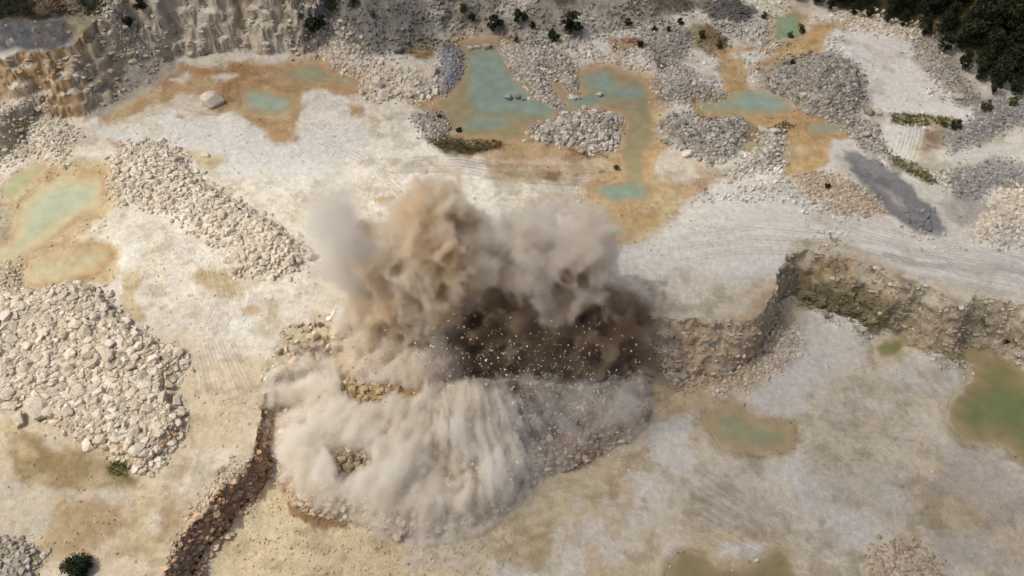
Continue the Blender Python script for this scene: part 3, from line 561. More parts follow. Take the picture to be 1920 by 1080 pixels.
# ------------------------------------------------------------------ ground and water
# rugged faces: push steep ground sideways
D_ = np.clip(steep, 0, 1); ds = .7 * D_
X0, Y0 = X, Y
X = X + ds * fbm(X0, Z * 1.3 + Y0 * .2, 1.3, 3, 120); Y = Y + ds * fbm(X0 + 60, Z * 1.6, 1.4, 3, 121)
Xe = np.pad(X, 3, mode='edge'); Ye = np.pad(Y, 3, mode='edge'); Ze = np.pad(Z, 3, mode='edge')
Ae = np.pad(A, ((3, 3), (3, 3), (0, 0)), mode='edge')
cx, cy = 0., 90.
for k, f in ((2, 1.6), (1, 4.), (0, 14.)):
    for s in ((k, slice(None)), (-1 - k, slice(None)), (slice(k, Xe.shape[0] - k), k), (slice(k, Xe.shape[0] - k), -1 - k)):
        Xe[s] = cx + (Xe[s] - cx) * f; Ye[s] = cy + (Ye[s] - cy) * f
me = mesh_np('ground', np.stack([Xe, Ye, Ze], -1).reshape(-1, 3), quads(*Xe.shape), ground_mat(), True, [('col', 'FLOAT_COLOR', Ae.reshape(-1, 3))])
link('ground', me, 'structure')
DEP0 = np.full_like(Z, -1.)
WM = water_mat()
for (w, d, lev, c1, c2) in WATER:
    m = d > -14
    st_ = 2; DEP0[w] = np.maximum(DEP0[w], np.where(m, lev - Z[w], -1))
    xs = X[w][::st_, ::st_]; ys = Y[w][::st_, ::st_]; mm = m[::st_, ::st_]; dep = (lev - Z[w])[::st_, ::st_]
    f = quads(*xs.shape); ok = mm.ravel()[f].all(1); f = f[ok]
    if not len(f): continue
    used = np.unique(f); mp_ = np.zeros(xs.size, int); mp_[used] = np.arange(len(used))
    dn = d[::st_, ::st_].ravel()[used] / d.max() + .30 * fbm(xs.ravel()[used], ys.ravel()[used], 4, 4, 95) + .12 * fbm(xs.ravel()[used], ys.ravel()[used], 1.2, 3, 96)
    k = sst(.22, .85, dn)[:, None]; kk = sst(-.05, .35, dn)[:, None]
    if lev > -2 and d.max() > 30 and WATER[0][0] is w:
        dc = np.full_like(Z, -99.)
        for cr in CORES:
            cw, cd = sdf(cr, 10, 5, 30); dc[cw] = np.maximum(dc[cw], cd)
        k = sst(-14, 10, dc[w][::st_, ::st_].ravel()[used])[:, None]; kk = sst(0, 16, d[::st_, ::st_].ravel()[used] + 8 * fbm(xs.ravel()[used], ys.ravel()[used], 4, 4, 95))[:, None]
    mudc = lin((176, 138, 88)) if lev > -2 else lin((162, 142, 96))
    col = (mudc * (1 - kk) + lin(c2) * kk) * (1 - k) + lin(c1) * k; lm_ = (col @ np.array([.3, .59, .11]))[:, None]; col = lm_ + (col - lm_) * .74
    al = sst(-.03, .22, dep.ravel()[used] + .08 * fbm(xs.ravel()[used], ys.ravel()[used], 2, 3, 97)) * .86 + .02
    gcol = A[w][::st_, ::st_].reshape(-1, 3)[used]; col = gcol * (1 - al[:, None]) + col * al[:, None]; al = np.ones_like(al)
    v = np.stack([xs.ravel()[used], ys.ravel()[used], np.full(len(used), lev)], 1)
    link('water', mesh_np('water', v, mp_[f], WM, True, [('col', 'FLOAT_COLOR', col), ('alpha', 'FLOAT', al)]), 'structure')
def height(x, y):
    u, v = uv(x, y)
    iu = np.clip(np.searchsorted(ug, u) - 1, 0, NU - 2); iv = np.clip(np.searchsorted(vg, v) - 1, 0, NV - 2)
    a = np.clip((u - ug[iu]) / (ug[iu + 1] - ug[iu]), 0, 1); b = np.clip((v - vg[iv]) / (vg[iv + 1] - vg[iv]), 0, 1)
    return (Z[iv, iu] * (1 - a) + Z[iv, iu + 1] * a) * (1 - b) + (Z[iv + 1, iu] * (1 - a) + Z[iv + 1, iu + 1] * a) * b
def drop(px, py):                      # photo pixel -> point on the ground sheet
    h = np.zeros_like(np.asarray(px, float))
    for _ in range(12):
        x, y = at(px, py, h); h = .5 * h + .5 * height(x, y)
    return x, y, height(x, y)
# ------------------------------------------------------------------ stones
def rock_variant(seed, n=26, blocky=.5):
    r = np.random.default_rng(seed)
    p = r.normal(size=(n, 3)); p /= np.linalg.norm(p, axis=1)[:, None]
    p = np.sign(p) * np.abs(p) ** (1 - blocky * .5); p /= (np.abs(p) ** 4).sum(1)[:, None] ** .25
    p *= r.uniform(.86, 1.08, (n, 1)); p *= np.array([1, r.uniform(.62, .95), r.uniform(.48, .78)])
    bm = bmesh.new()
    for q in p: bm.verts.new(q)
    bmesh.ops.convex_hull(bm, input=bm.verts[:])
    for v in [v for v in bm.verts if not v.link_faces]: bm.verts.remove(v)
    bmesh.ops.triangulate(bm, faces=bm.faces[:]); bm.verts.index_update()
    bmesh.ops.recalc_face_normals(bm, faces=bm.faces[:])
    v = np.array([x.co[:] for x in bm.verts]); f = np.array([[x.index for x in q.verts] for q in bm.faces]); bm.free()
    return v, f
VAR = [rock_variant(100 + i, 18 + (i % 4) * 5, .2 + .6 * ((i * 7) % 10) / 10) for i in range(16)]
SMALL = [rock_variant(300 + i, 10, .3) for i in range(8)]
def rots(n, r, tilt=.5):
    a = r.uniform(0, 6.283, n); b = r.normal(0, tilt, n); c = r.normal(0, tilt, n)
    ca, sa, cb, sb, cc, sc = np.cos(a), np.sin(a), np.cos(b), np.sin(b), np.cos(c), np.sin(c)
    M = np.empty((n, 3, 3))
    M[:, 0] = np.stack([ca * cb, ca * sb * sc - sa * cc, ca * sb * cc + sa * sc], 1)
    M[:, 1] = np.stack([sa * cb, sa * sb * sc + ca * cc, sa * sb * cc - ca * sc], 1)
    M[:, 2] = np.stack([-sb, cb * sc, cb * cc], 1); return M, (a, b, c)
def join_rocks(name, pos, size, mat, r, variants=VAR, tilt=.5, **kw):
    n = len(pos); M, _ = rots(n, r, tilt); vi = r.integers(0, len(variants), n); V_, F_, T_ = [], [], []; off = 0
    ti = r.random(n)
    for k, (v, f) in enumerate(variants):
        s = np.where(vi == k)[0]
        if not len(s): continue
        q = np.einsum('nij,vj->nvi', M[s], v) * size[s, None, None] + pos[s, None, :]
        V_.append(q.reshape(-1, 3)); F_.append((f[None] + (np.arange(len(s)) * len(v))[:, None, None]).reshape(-1, 3) + off)
        T_.append(np.repeat(ti[s], len(v))); off += len(s) * len(v)
    me = mesh_np(name, np.concatenate(V_), np.concatenate(F_), mat, False, [('tint', 'FLOAT', np.concatenate(T_))])
    return link(name, me, **kw)
def in_poly(x, y, p):
    ins = np.zeros(x.shape, bool)
    for k in range(len(p)):
        a = p[k]; b = p[(k + 1) % len(p)]
        if a[1] != b[1]: ins ^= ((a[1] > y) != (b[1] > y)) & (x < (b[0] - a[0]) * (y - a[1]) / (b[1] - a[1]) + a[0])
    return ins
def scatter(pts, h, n, r, edge=8.):
    """random ground points inside an outline, even in world area"""
    p = mp(pts, h); q = np.stack(at(p[:, 0], p[:, 1]), 1)
    lo, hi = q.min(0) - 1, q.max(0) + 1; out = []; tot = 0
    while tot < n:
        c = r.uniform(lo, hi, (n * 4, 2)); u, v = uv(c[:, 0], c[:, 1])
        c = c[in_poly(u + edge * r.normal(size=len(u)), v + edge * .7 * r.normal(size=len(u)), p)]; out.append(c); tot += len(c)
    return np.concatenate(out)[:n]
ROCK_ME = {}
def rock_mesh(k, mat):
    key = (k, mat.name)
    if key not in ROCK_ME:
        v, f = VAR[k]; ROCK_ME[key] = mesh_np('boulder', v, f, mat, False)
    return ROCK_ME[key]
def boulder(x, y, z, s, key, label, group=None, cat='boulder', k=None, rz=None, r=rng, sc=(1, 1, 1)):
    k = int(r.integers(0, 16)) if k is None else k
    o = link('boulder', rock_mesh(k, RM[key][0]), None, label, cat, group, loc=(x, y, z))
    o.rotation_euler = (r.normal(0, .3), r.normal(0, .3), r.uniform(0, 6.28) if rz is None else rz); o.scale = (s * sc[0], s * sc[1], s * sc[2]); return o
cand = []; rest = []
rr = np.random.default_rng(21)
for hi, (pts, h, hh, n, s0, s1, key, label, nm) in enumerate(HEAPS):
    n = int(n * 2.7); s0 *= .52; s1 *= .78
    c = scatter(pts, h, n, rr)
    p_ = rr.random(n); a_ = 1.9
    s = (s0 ** -a_ + p_ * (s1 ** -a_ - s0 ** -a_)) ** (-1 / a_)
    order = np.argsort(-s); s = s[order]
    keep = []; kx = np.empty((0, 2)); ks = np.empty(0)
    for i in range(n):                  # large stones keep off one another, small ones fill the gaps
        if i < n * .30:
            for _ in range(4):
                q = c[rr.integers(0, n)] if _ else c[i]
                if not len(ks) or (np.hypot(*(kx[-400:] - q).T) > (ks[-400:] + s[i]) * .72).all(): break
            c[i] = q; kx = np.vstack([kx, q]); ks = np.append(ks, s[i])
    z = height(c[:, 0], c[:, 1]) + s * rr.uniform(-.30, .28, n)
    pos = np.column_stack([c, z]); u, v = uv(c[:, 0], c[:, 1], z)
    dist = np.sqrt((pos[:, 0]) ** 2 + pos[:, 1] ** 2 + (pos[:, 2] - CAMZ) ** 2)
    show = s / dist * ((u > 5) & (u < 1915) & (v > 5) & (v < 1075))
    for i in range(n): cand.append((show[i], hi, i))
    rest.append([pos, s, np.ones(n, bool)])
cand.sort(key=lambda t: -t[0])
NBIG = 268
for sh, hi, i in cand[:NBIG]:
    pos, s, k = rest[hi]; k[i] = False; h = HEAPS[hi]
    boulder(*pos[i], s[i] * 1.05, h[6], h[7], 'stones of the ' + h[8].replace('_', ' '), r=rr)
for hi, (pos, s, k) in enumerate(rest):
    join_rocks('rubble', pos[k], s[k], RM[HEAPS[hi][6]][1], rr, kind='stuff', label='loose rubble of the heap holding each ' + ' '.join(HEAPS[hi][7].split()[:9]), cat='rubble')
# single boulders one can point at: px, py, radius m, colour, label
LONE = [
 (400, 192, 1.9, 'spray', 'large cream boulder standing alone in orange mud near the small turquoise pool', (1, 1, 1.3)),
 (913, 94, .95, 'light', 'largest pale boulder standing in the narrow head of the turquoise pond', (1, 1, 1)),
 (882, 97, .6, 'light', 'pale boulder farthest west in the row across the pond head', (1, 1, 1)),
 (895, 94, .55, 'light', 'small pale boulder between two others across the pond head', (1, 1, 1)),
 (953, 190, .9, 'blue', 'largest blue grey boulder standing in the middle of the turquoise pond', (1, 1, 1)),
 (970, 188, .7, 'grey', 'grey boulder next to the largest blue grey one in the turquoise pond', (1, 1, 1)),
 (983, 191, .55, 'grey', 'smaller grey boulder just off the rocky spit in the turquoise pond', (1, 1, 1)),
 (992, 190, .42, 'light', 'small pale stone nearest the rocky spit in the turquoise pond', (1, 1, 1)),
 (1073, 189, .8, 'light', 'pale round boulder in the channel beyond the spit tip', (1, 1, 1)),
 (1087, 187, .4, 'light', 'small stone beside the round boulder in the channel', (1, 1, 1)),
 (1124, 184, .65, 'light', 'pale boulder on the orange bar across the channel', (1, 1, 1)),
 (747, 95, 1.1, 'bluegrey', 'blue grey block at the foot of the grey talus slope', (1, 1, .8)),
 (722, 180, 1.35, 'cream', 'big cream boulder at the southern end of the rock band', (1, 1, 1)),
 (708, 160, 1.2, 'cream', 'cream boulder just above the biggest one in the rock band', (1, 1, 1)),
 (808, 138, 1.3, 'cream', 'rounded cream boulder beside the blue grey shore pile', (1, 1, 1)),
 (1288, 291, .95, 'light', 'white flat boulder west of the broad grey mound', (1, 1, .8)),
 (1430, 246, 1.1, 'cream', 'long white boulder at the head of the curved row', (1.3, .8, .8)),
 (1450, 250, 1.1, 'cream', 'second white boulder at the head of the curved row', (1.1, .8, .9)),
 (1628, 212, .95, 'light', 'pale boulder beside the pinkish one south of the round heap', (1, 1, 1)),
 (1643, 212, .9, 'beige', 'pinkish square boulder at the edge of the tyre tracks', (1, 1, 1)),
 (1506, 180, .8, 'cream', 'white boulder on the flank of the big round heap', (1, .7, 1)),
 (1624, 254, .85, 'light', 'white boulder at the east end of the narrow green pool', (1, 1, 1)),
 (1638, 256, .55, 'light', 'smaller white stone next to the narrow green pool', (1, 1, 1)),
 (72, 767, 1.9, 'cream', 'big square cream block at the lower rim of the wide rubble field', (1, .8, .8)),
 (38, 790, 1.25, 'cream', 'lone cream block on tan mud south of the wide rubble field', (1, .8, .8)),
 (200, 665, 1.5, 'cream', 'broad flat slab lying in the wide rubble field', (1.3, .7, .5)),
 (1796, 184, 1.0, 'grey', 'grey rounded boulder at the southern end of the white ridge', (1.2, .8, .8)),
 (1281, 706, .7, 'light', 'whitest stone at the foot of the pit wall beside the blast', (1, 1, 1)),
 (385, 292, .85, 'cream', 'cream block detached from the top of the long rubble heap', (1, .8, .8)),
 (545, 490, 1.2, 'cream', 'rounded boulder at the tail of the long rubble heap', (1, .8, .8)),
 (582, 482, 1.0, 'cream', 'last boulder of the long rubble heap before the dust', (1, .8, .8)),
]
for i, (px, py, s, key, label, sc) in enumerate(LONE):
    x, y, z = drop(px, py); boulder(float(x), float(y), float(max(z, -.35 if z > -3 else -99)) + s * .3, s, key, label, r=rr, k=3 if i == 0 else (i * 5) % 16, sc=sc)
# ------------------------------------------------------------------ broken blocks standing out of the steep faces, and small stones on the floors
def soil_rock_mat():
    m, t, b, N, L = newmat('stone_of_the_ground')
    a = N('ShaderNodeAttribute'); a.attribute_name = 'col'
    g = N('ShaderNodeNewGeometry'); n = N('ShaderNodeTexNoise'); n.inputs['Scale'].default_value = 3; n.inputs['Detail'].default_value = 6; L(g.outputs['Position'], n.inputs['Vector'])
    mr = N('ShaderNodeMapRange'); mr.inputs[1].default_value = .3; mr.inputs[2].default_value = .7; mr.inputs[3].default_value = .78; mr.inputs[4].default_value = 1.15; L(n.outputs[0], mr.inputs[0])
    vs = N('ShaderNodeVectorMath'); vs.operation = 'SCALE'; L(a.outputs['Color'], vs.inputs[0]); L(mr.outputs[0], vs.inputs['Scale'])
    L(vs.outputs[0], b.inputs['Base Color']); b.inputs['Roughness'].default_value = .92; b.inputs['Specular IOR Level'].default_value = .15
    return m
SRM = soil_rock_mat()
def ground_rocks(name, iv, iu, size, r, sink=.2, jit=.12, variants=SMALL, scale=(1, 1, 1), pos=None, col=None, **kw):
    n = len(size)
    if pos is None:
        a = r.random(n); b = r.random(n)
        x = X[iv, iu] + (X[iv, np.minimum(iu + 1, NU - 1)] - X[iv, iu]) * a; y = Y[iv, iu] + (Y[np.minimum(iv + 1, NV - 1), iu] - Y[iv, iu]) * b
        pos = np.stack([x, y, Z[iv, iu] + size * (.5 - sink)], 1)
    if col is None: col = A[iv, iu]
    col = np.clip(col * (1 + r.normal(0, jit, (n, 1))), .01, .85)
    M, _ = rots(n, r, .5); vi = r.integers(0, len(variants), n); V_, F_, C_ = [], [], []; off = 0
    for k, (v, f) in enumerate(variants):
        s = np.where(vi == k)[0]
        if not len(s): continue
        q = np.einsum('nij,vj->nvi', M[s], v) * size[s, None, None] * np.array(scale) + pos[s, None, :]
        V_.append(q.reshape(-1, 3)); F_.append((f[None] + (np.arange(len(s)) * len(v))[:, None, None]).reshape(-1, 3) + off)
        C_.append(np.repeat(col[s], len(v), 0)); off += len(s) * len(v)
    return link(name, mesh_np(name, np.concatenate(V_), np.concatenate(F_), SRM, False, [('col', 'FLOAT_COLOR', np.concatenate(C_))]), **kw)
def pick(weight, n, r):
    p = weight.ravel() / weight.sum(); i = r.choice(p.size, n, p=p); return i // NU, i % NU
rg = np.random.default_rng(33)
vis = ((U > -40) & (U < 1960) & (V > -50) & (V < 1130)).astype(float)
CELL = np.abs(np.gradient(X0, axis=1) * np.gradient(Y0, axis=0))
pitwall = vis * sst(.5, 1.2, SL) * (V > 440)
iv, iu = pick(pitwall, 2800, rg); s = .08 + .42 * rg.random(len(iv)) ** 3.5
ground_rocks('broken_face', iv, iu, s, rg, .55, .16, VAR, (1.3, .9, .55), kind='stuff', label='broken ledges and blocks of the pit wall', cat='rock face')
ledge = pitwall * (U < 600) * (V > 600) * (U > np.interp(V, [600, 830, 900, 1080], [400, 400, 395, 260]))
iv, iu = pick(ledge, 1300, rg); s = .10 + .50 * rg.random(len(iv)) ** 2.6
ground_rocks('broken_ledge', iv, iu, s, rg, .25, .25, VAR, (1.1, .9, .8), col=A[iv, iu] * .75 + lin((196, 172, 142)) * .25, kind='stuff', label='brown broken blocks of the western ledge face', cat='broken rock')
hiwall = vis * sst(.5, 1.1, SL) * (V < 200) * (U < 560)
iv, iu = pick(hiwall, 1000, rg); s = .1 + .6 * rg.random(len(iv)) ** 4
ground_rocks('broken_cliff', iv, iu, s, rg, .5, .12, VAR, (1.2, .9, .6), kind='stuff', label='blocks and ledges of the tall cliffs behind the quarry floor', cat='cliff rock')
scree = vis * CELL * ((V < 110) & (U > 540) & (U < 1480)) * sst(-.35, .45, fbm(X0, Y0, 6, 3, 130))
iv, iu = pick(scree, 6500, rg); s = .12 + .45 * rg.random(len(iv)) ** 3
ground_rocks('scree', iv, iu, s, rg, .25, .16, SMALL, kind='stuff', label='grey white scree on the slope at the head of the quarry', cat='scree')
upper = vis * CELL * (sst(.06, .0, np.abs(A[..., 0] - A[..., 2]) - .14)) * ((V < 470) & (V > 30) & (U > 1080) & ~((V > 380) & (U < 1500))) * sst(-.05, .55, fbm(X0, Y0, 7, 4, 131)) * (DEP0 < 0)
iv, iu = pick(upper, 6500, rg); s = .10 + .42 * rg.random(len(iv)) ** 3
ground_rocks('gravel', iv, iu, s, rg, .25, .16, SMALL, kind='stuff', label='scattered gravel between the ponds and heaps', cat='gravel')
nearw = vis * CELL * (.25 + sst(.0, .5, fbm(X0, Y0, 9, 4, 132)) + 3.5 * ((V > 900) & (U > 420) & (U < 960)) + .8 * ((U < 200) & (V > 200) & (V < 560))) * (DEP0 < 0) * ((U < 1000) | (V < 480) | (U > 1550))
iv, iu = pick(nearw, 13000, rg); s = .05 + .17 * rg.random(len(iv)) ** 3
ground_rocks('pebbles', iv, iu, s, rg, .1, .12, SMALL, kind='stuff', label='small stones strewn over the open floor and bench', cat='pebbles')
foot = vis * CELL * sst(.3, .6, SL) * (V > 460) * (1 + 3 * (U > 1400) * (V > 500))
iv, iu = pick(foot, 5000, rg); s = .09 + .33 * rg.random(len(iv)) ** 2.6
ground_rocks('fallen_stones', iv, iu, s, rg, .2, .14, SMALL, kind='stuff', label='fallen stones along the rim and foot of the pit wall', cat='fallen stones')
# ------------------------------------------------------------------ vegetation
def leaf_mat(name, c1, c2):
    m, t, b, N, L = newmat(name)
    a = N('ShaderNodeAttribute'); a.attribute_name = 'tint'
    mx = N('ShaderNodeMix'); mx.data_type = 'RGBA'; L(a.outputs['Fac'], mx.inputs[0]); mx.inputs[6].default_value = (*c1, 1); mx.inputs[7].default_value = (*c2, 1)
    L(mx.outputs[2], b.inputs['Base Color']); b.inputs['Roughness'].default_value = .7; b.inputs['Specular IOR Level'].default_value = .25
    return m
LM = leaf_mat('dark_leaves', (.008, .013, .005), (.034, .044, .015)); LM2 = leaf_mat('olive_leaves', (.05, .055, .018), (.12, .12, .045)); LM3 = leaf_mat('sun_toned_leaves', (.05, .055, .012), (.14, .13, .04))  # wood's shade deepens the dark leaf colour, sunlight is painted into the yellow one
bark, t_, b_, N_, L_ = newmat('bark'); b_.inputs['Base Color'].default_value = (.07, .055, .04, 1); b_.inputs['Roughness'].default_value = .9
def leaves(c, size, r, squash=.6):
    n = len(c); a = r.normal(size=(n, 3)); a /= np.linalg.norm(a, axis=1)[:, None]; b = np.cross(a, r.normal(size=(n, 3))); b /= np.linalg.norm(b, axis=1)[:, None]
    s = (size * r.uniform(.6, 1.3, n))[:, None]
    q = np.stack([c - a * s - b * s * squash * .4, c + b * s * squash * -.9, c + a * s, c + b * s * squash], 1)
    return q.reshape(-1, 3), np.arange(4 * n).reshape(n, 4)
def crown_mesh(name, w, h, n, seed, mat, leaf=.3, z0=.25, cone=False, lumps=9):
    r = np.random.default_rng(seed); P_, t_ = [], []
    L0 = []
    for i in range(lumps):
        f = r.random(); th = r.uniform(0, 6.28)
        rad = w * (.62 * (1 - f) if cone else .62 * math.sqrt(max(0, 1 - (2 * f - 1) ** 2)) * r.random() ** .4)
        L0.append((rad * math.cos(th), rad * math.sin(th), h * (z0 + (1 - z0) * f * .88), w * r.uniform(.26, .46) * ((1.1 - f) if cone else 1), r.random()))
    for i, (x, y, z, R_, tn) in enumerate(L0):
        k = n // lumps; d = r.normal(size=(k, 3)); d /= np.linalg.norm(d, axis=1)[:, None]
        rr_ = R_ * r.uniform(.45, 1.1, (k, 1)); P_.append(np.array([x, y, z]) + d * rr_ * np.array([1, 1, .8])); t_.append(np.clip(tn * .5 + .5 * r.random(k), 0, 1))
    c = np.concatenate(P_); c[:, 2] = np.maximum(c[:, 2], .05); v, f = leaves(c, leaf, r)
    return mesh_np(name, v, f, mat, False, [('tint', 'FLOAT', np.repeat(np.concatenate(t_), 4))])
def trunk_mesh(h, r0, seed):
    r = np.random.default_rng(seed); V_, F_ = [], []
    def tube(a, b, ra, rb, k=6):
        a = np.array(a, float); b = np.array(b, float); d = b - a; d /= np.linalg.norm(d); u = np.cross(d, (.3, .9, .1)); u /= np.linalg.norm(u); w_ = np.cross(d, u)
        o = sum(len(q) for q in V_); th = np.arange(k) / k * 6.283
        ring = np.cos(th)[:, None] * u + np.sin(th)[:, None] * w_
        V_.append(np.concatenate([a + ring * ra, b + ring * rb])); i = np.arange(k); j = (i + 1) % k
        F_.append(np.stack([o + i, o + j, o + k + j, o + k + i], 1))
    mid = (r.normal(0, .1), r.normal(0, .1), h * .5); top = (r.normal(0, .25), r.normal(0, .25), h * .92)
    tube((0, 0, -.3), mid, r0, r0 * .6); tube(mid, top, r0 * .6, r0 * .15)
    for i in range(7):
        f = r.uniform(.3, .85); th = r.uniform(0, 6.28); l = h * .3 * (1.1 - f); p = np.array([mid[0] * f, mid[1] * f, h * f]); tube(p, p + np.array([math.cos(th) * l, math.sin(th) * l, l * .7]), r0 * .3, r0 * .08, 5)
    return mesh_np('trunk', np.concatenate(V_), np.concatenate(F_), bark, True)
TREES = [(trunk_mesh(8.5, .22, 400 + i), crown_mesh('crown', 3.4, 9, 1500, 410 + i, LM, .34, .15, False, 13)) for i in range(4)] + \
        [(trunk_mesh(8.5, .22, 440 + i), crown_mesh('crown', 3.2, 8.4, 1400, 450 + i, LM3, .34, .15, False, 12)) for i in range(2)]
def plant(name, x, y, s, pair, label, cat, group=None, rz=0., sc=1.):
    e = bpy.data.objects.new(name, None); COL.objects.link(e); e.location = (x, y, float(height(x, y))); e.rotation_euler = (0, 0, rz); e.scale = (s * sc, s * sc, s)
    e['label'] = label; e['category'] = cat
    if group: e['group'] = group
    for nm, me in zip(('trunk', 'crown'), pair): link(nm, me, parent=e)
    return e
rt = np.random.default_rng(55)
edge = np.array([(1505, 2), (1560, 24), (1640, 44), (1716, 62), (1764, 100), (1820, 146), (1866, 182), (1990, 186)])
for row in range(9):
    for k in range(18):
        px = 1490 + k * 34 + rt.uniform(-9, 9) + row * 5; base = np.interp(px, edge[:, 0], edge[:, 1])
        py = base - 4 - row * 21 + rt.uniform(-5, 5)
        if py < -175 or px > 2080: continue
        x, y = at(px, py, 0.); x, y = float(x), float(y); s = rt.uniform(.62, 1.0) * (.55 if row == 0 else .8 if row == 1 else 1)
        sun_toned = (px > 1790 and py < 80 and rt.random() < .75)
        plant('tree', x, y, s, TREES[4 + k % 2] if sun_toned else TREES[(k + row) % 4],
              'yellow green tree coloured as sunlit in the far corner of the dark wood' if sun_toned else 'dark green tree of the dense wood beyond the white ground', 'tree', 'trees of the wood coloured as sunlit' if sun_toned else 'dark trees of the wood', rt.uniform(0, 6.28), rt.uniform(.85, 1.15))
BUSH = [crown_mesh('shrub', .5, 1, 420, 500 + i, LM, .085, .12, i % 2 == 0, 9) for i in range(5)] + [crown_mesh('shrub', .6, .8, 420, 520 + i, LM2, .085, .1, False, 9) for i in range(3)]
SHRUBS = [
 (886, 40, 2.6, 0, 'slim dark conifer above the west corner of the turquoise pond head'),
 (928, 60, 3.6, 1, 'round dark shrub right above the turquoise pond head'),
 (866, 22, 2.2, 5, 'olive shrub on the scree above the slim conifer'),
 (975, 44, 4.2, 0, 'large dark conifer on the scrubby slope above the rocky spit'),
 (1071, 66, 5.0, 1, 'tallest dark shrub at the foot of the scree slope'),
 (1038, 76, 2.8, 3, 'dark shrub just west of the tallest one at the scree foot'),
 (966, 80, 1.6, 5, 'small olive bush at the root of the rocky spit'),
 (998, 52, 1.5, 3, 'little dark bush beside the large conifer'),
 (1178, 50, 1.8, 1, 'dark bush on grey scree above the rusty patch'),
 (1200, 88, 1.8, 3, 'dark round bush touching the rusty patch'),
 (1226, 60, 1.7, 5, 'olive bush in the grey scree right of the rusty patch'),
 (1253, 60, 1.3, 1, 'tiny dark bush on white ground near the grey scree'),
 (1276, 46, 1.7, 3, 'dark bush west of the grey mud flat'),
 (700, 30, 1.6, 6, 'low olive bush on the grey talus slope'),
 (665, 12, 2.6, 5, 'olive scrub at the top of the grey talus slope'),
 (604, 52, 2.8, 1, 'dark shrub above the upper end of the rock band'),
 (584, 24, 3.8, 3, 'dark shrub right of the layered cliff'),
 (618, 18, 3.2, 5, 'olive shrub between the layered cliff and talus'),
 (1500, 62, 2.2, 6, 'dull green shrub on the bank of the small green pond'),
 (1482, 70, 1.8, 5, 'olive shrub at the lower end of the small green pond'),
 (1430, 34, 1.8, 5, 'olive shrub left of the small green pond'),
 (1790, 240, 2.3, 3, 'wide dark green bush at the end of the weedy ditch'),
 (1768, 236, 1.6, 6, 'olive bush beside the wide one in the weedy ditch'),
 (1846, 206, 2.9, 5, 'upright olive shrub by the blue grey bank'),
 (1896, 196, 2.2, 6, 'greyish green shrub on the blue grey bank'),
 (1346, 90, 2.0, 6, 'grey green bush over the start of the orange channel'),
 (1318, 70, 2.2, 5, 'brownish bush on the dark soil above the orange channel'),
 (1486, 122, 1.4, 3, 'low dark bush at the top of the big round heap'),
 (232, 22, 2.6, 3, 'dark shrub in the gully left of the layered cliff'),
 (262, 8, 2.8, 1, 'dark shrub at the top of the gully by the layered cliff'),
 (167, 598, .55, 1, 'tiny bright round bush in the wide rubble field'),
 (450, 394, .6, 3, 'tiny green bush in the long rubble heap'),
 (860, 248, 1.3, 3, 'small green shrub among stones on the orange shore'),
 (826, 222, 1.2, 5, 'olive bush in the scrubby pile by the orange shallows'),
 (1156, 318, 1.3, 6, 'olive bush on the dark spit west of the flooded lane'),
 (1550, 352, 1.2, 3, 'dark bush in the beige stone pile'),
]
for i, (px, py, hgt, k, lab) in enumerate(SHRUBS):
    x, y, z = drop(px, py)
    if px < 300 and py < 60: x, y = at(px, py, 9.5); z = height(x, y)
    o = link('shrub', BUSH[k], None, lab, 'shrub', loc=(float(x), float(y), float(z) - .05)); o.rotation_euler = (0, 0, i * 1.7); wd = 1.5 if 'wide' in lab else 1
    o.scale = (hgt * wd, hgt, hgt * (.75 if wd > 1 else 1))
x, y, z = drop(152, 1066)
big = crown_mesh('bush', 2.1, 2.0, 3000, 560, LM, .15, .1, False, 14)
o = link('bush', big, None, 'large dark glossy bush at the lower edge beside the grey rocks', 'bush', loc=(float(x), float(y), float(z)))
def tufts(name, w_, n, size, seed, mat, **kw):
    r = np.random.default_rng(seed); iv, iu = pick(w_, n, r); m_ = 7
    c = np.stack([X[iv, iu], Y[iv, iu], Z[iv, iu]], 1); sz = size * (.4 + r.random(n) ** 2 * 1.4)
    c = np.repeat(c, m_, 0) + r.normal(size=(n * m_, 3)) * np.repeat(sz, m_)[:, None] * np.array([.8, .8, .35]) + np.array([0, 0, .12]); v, f = leaves(c, .11 + .05 * size, r)
    link(name, mesh_np(name, v, f, mat, False, [('tint', 'FLOAT', np.repeat(r.random(len(c)), 4))]), **kw)
slope = ((V < 95) & (U > 545) & (U < 1480)) * vis * CELL * sst(.05, .45, fbm(X0, Y0, 5, 4, 90))
tufts('undergrowth', slope, 2600, .5, 60, LM2, kind='stuff', label='olive scrub growing on the scree at the quarry head', cat='undergrowth')
w_ = np.zeros_like(Z); ww, dd = sdf(mp([(-60, -30), (60, -40), (240, -10), (228, 30), (150, 24), (60, 22), (-60, 34)], 10), 8, 6, 4); w_[ww] = sst(-3, 6, dd); w_ *= CELL
tufts('weeds', w_, 1500, .7, 61, LM, kind='stuff', label='dark scrub along the plateau above the yellow cliff', cat='weeds')
w_ = np.zeros_like(Z)
for pl in ([(1672, 212), (1760, 218), (1800, 226), (1790, 240), (1740, 238), (1672, 234)], [(1655, 280), (1680, 295), (1740, 320), (1765, 345), (1740, 345), (1690, 318)], [(1725, 40), (1790, 60), (1775, 90), (1735, 68)], [(800, 258), (940, 262), (945, 274), (880, 290), (800, 270)], [(200, 858), (238, 864), (250, 884), (215, 892)], [(1440, 236), (1480, 225), (1500, 235), (1470, 250)], [(1460, 120), (1500, 98), (1520, 104), (1480, 140)]):
    ww, dd = sdf(pl, 5, 5, 4); w_[ww] += sst(-3, 4, dd)
tufts('moss', w_ * CELL, 1300, .28, 62, LM2, kind='stuff', label='weeds and moss on damp ground between the ponds and ditches', cat='weeds')
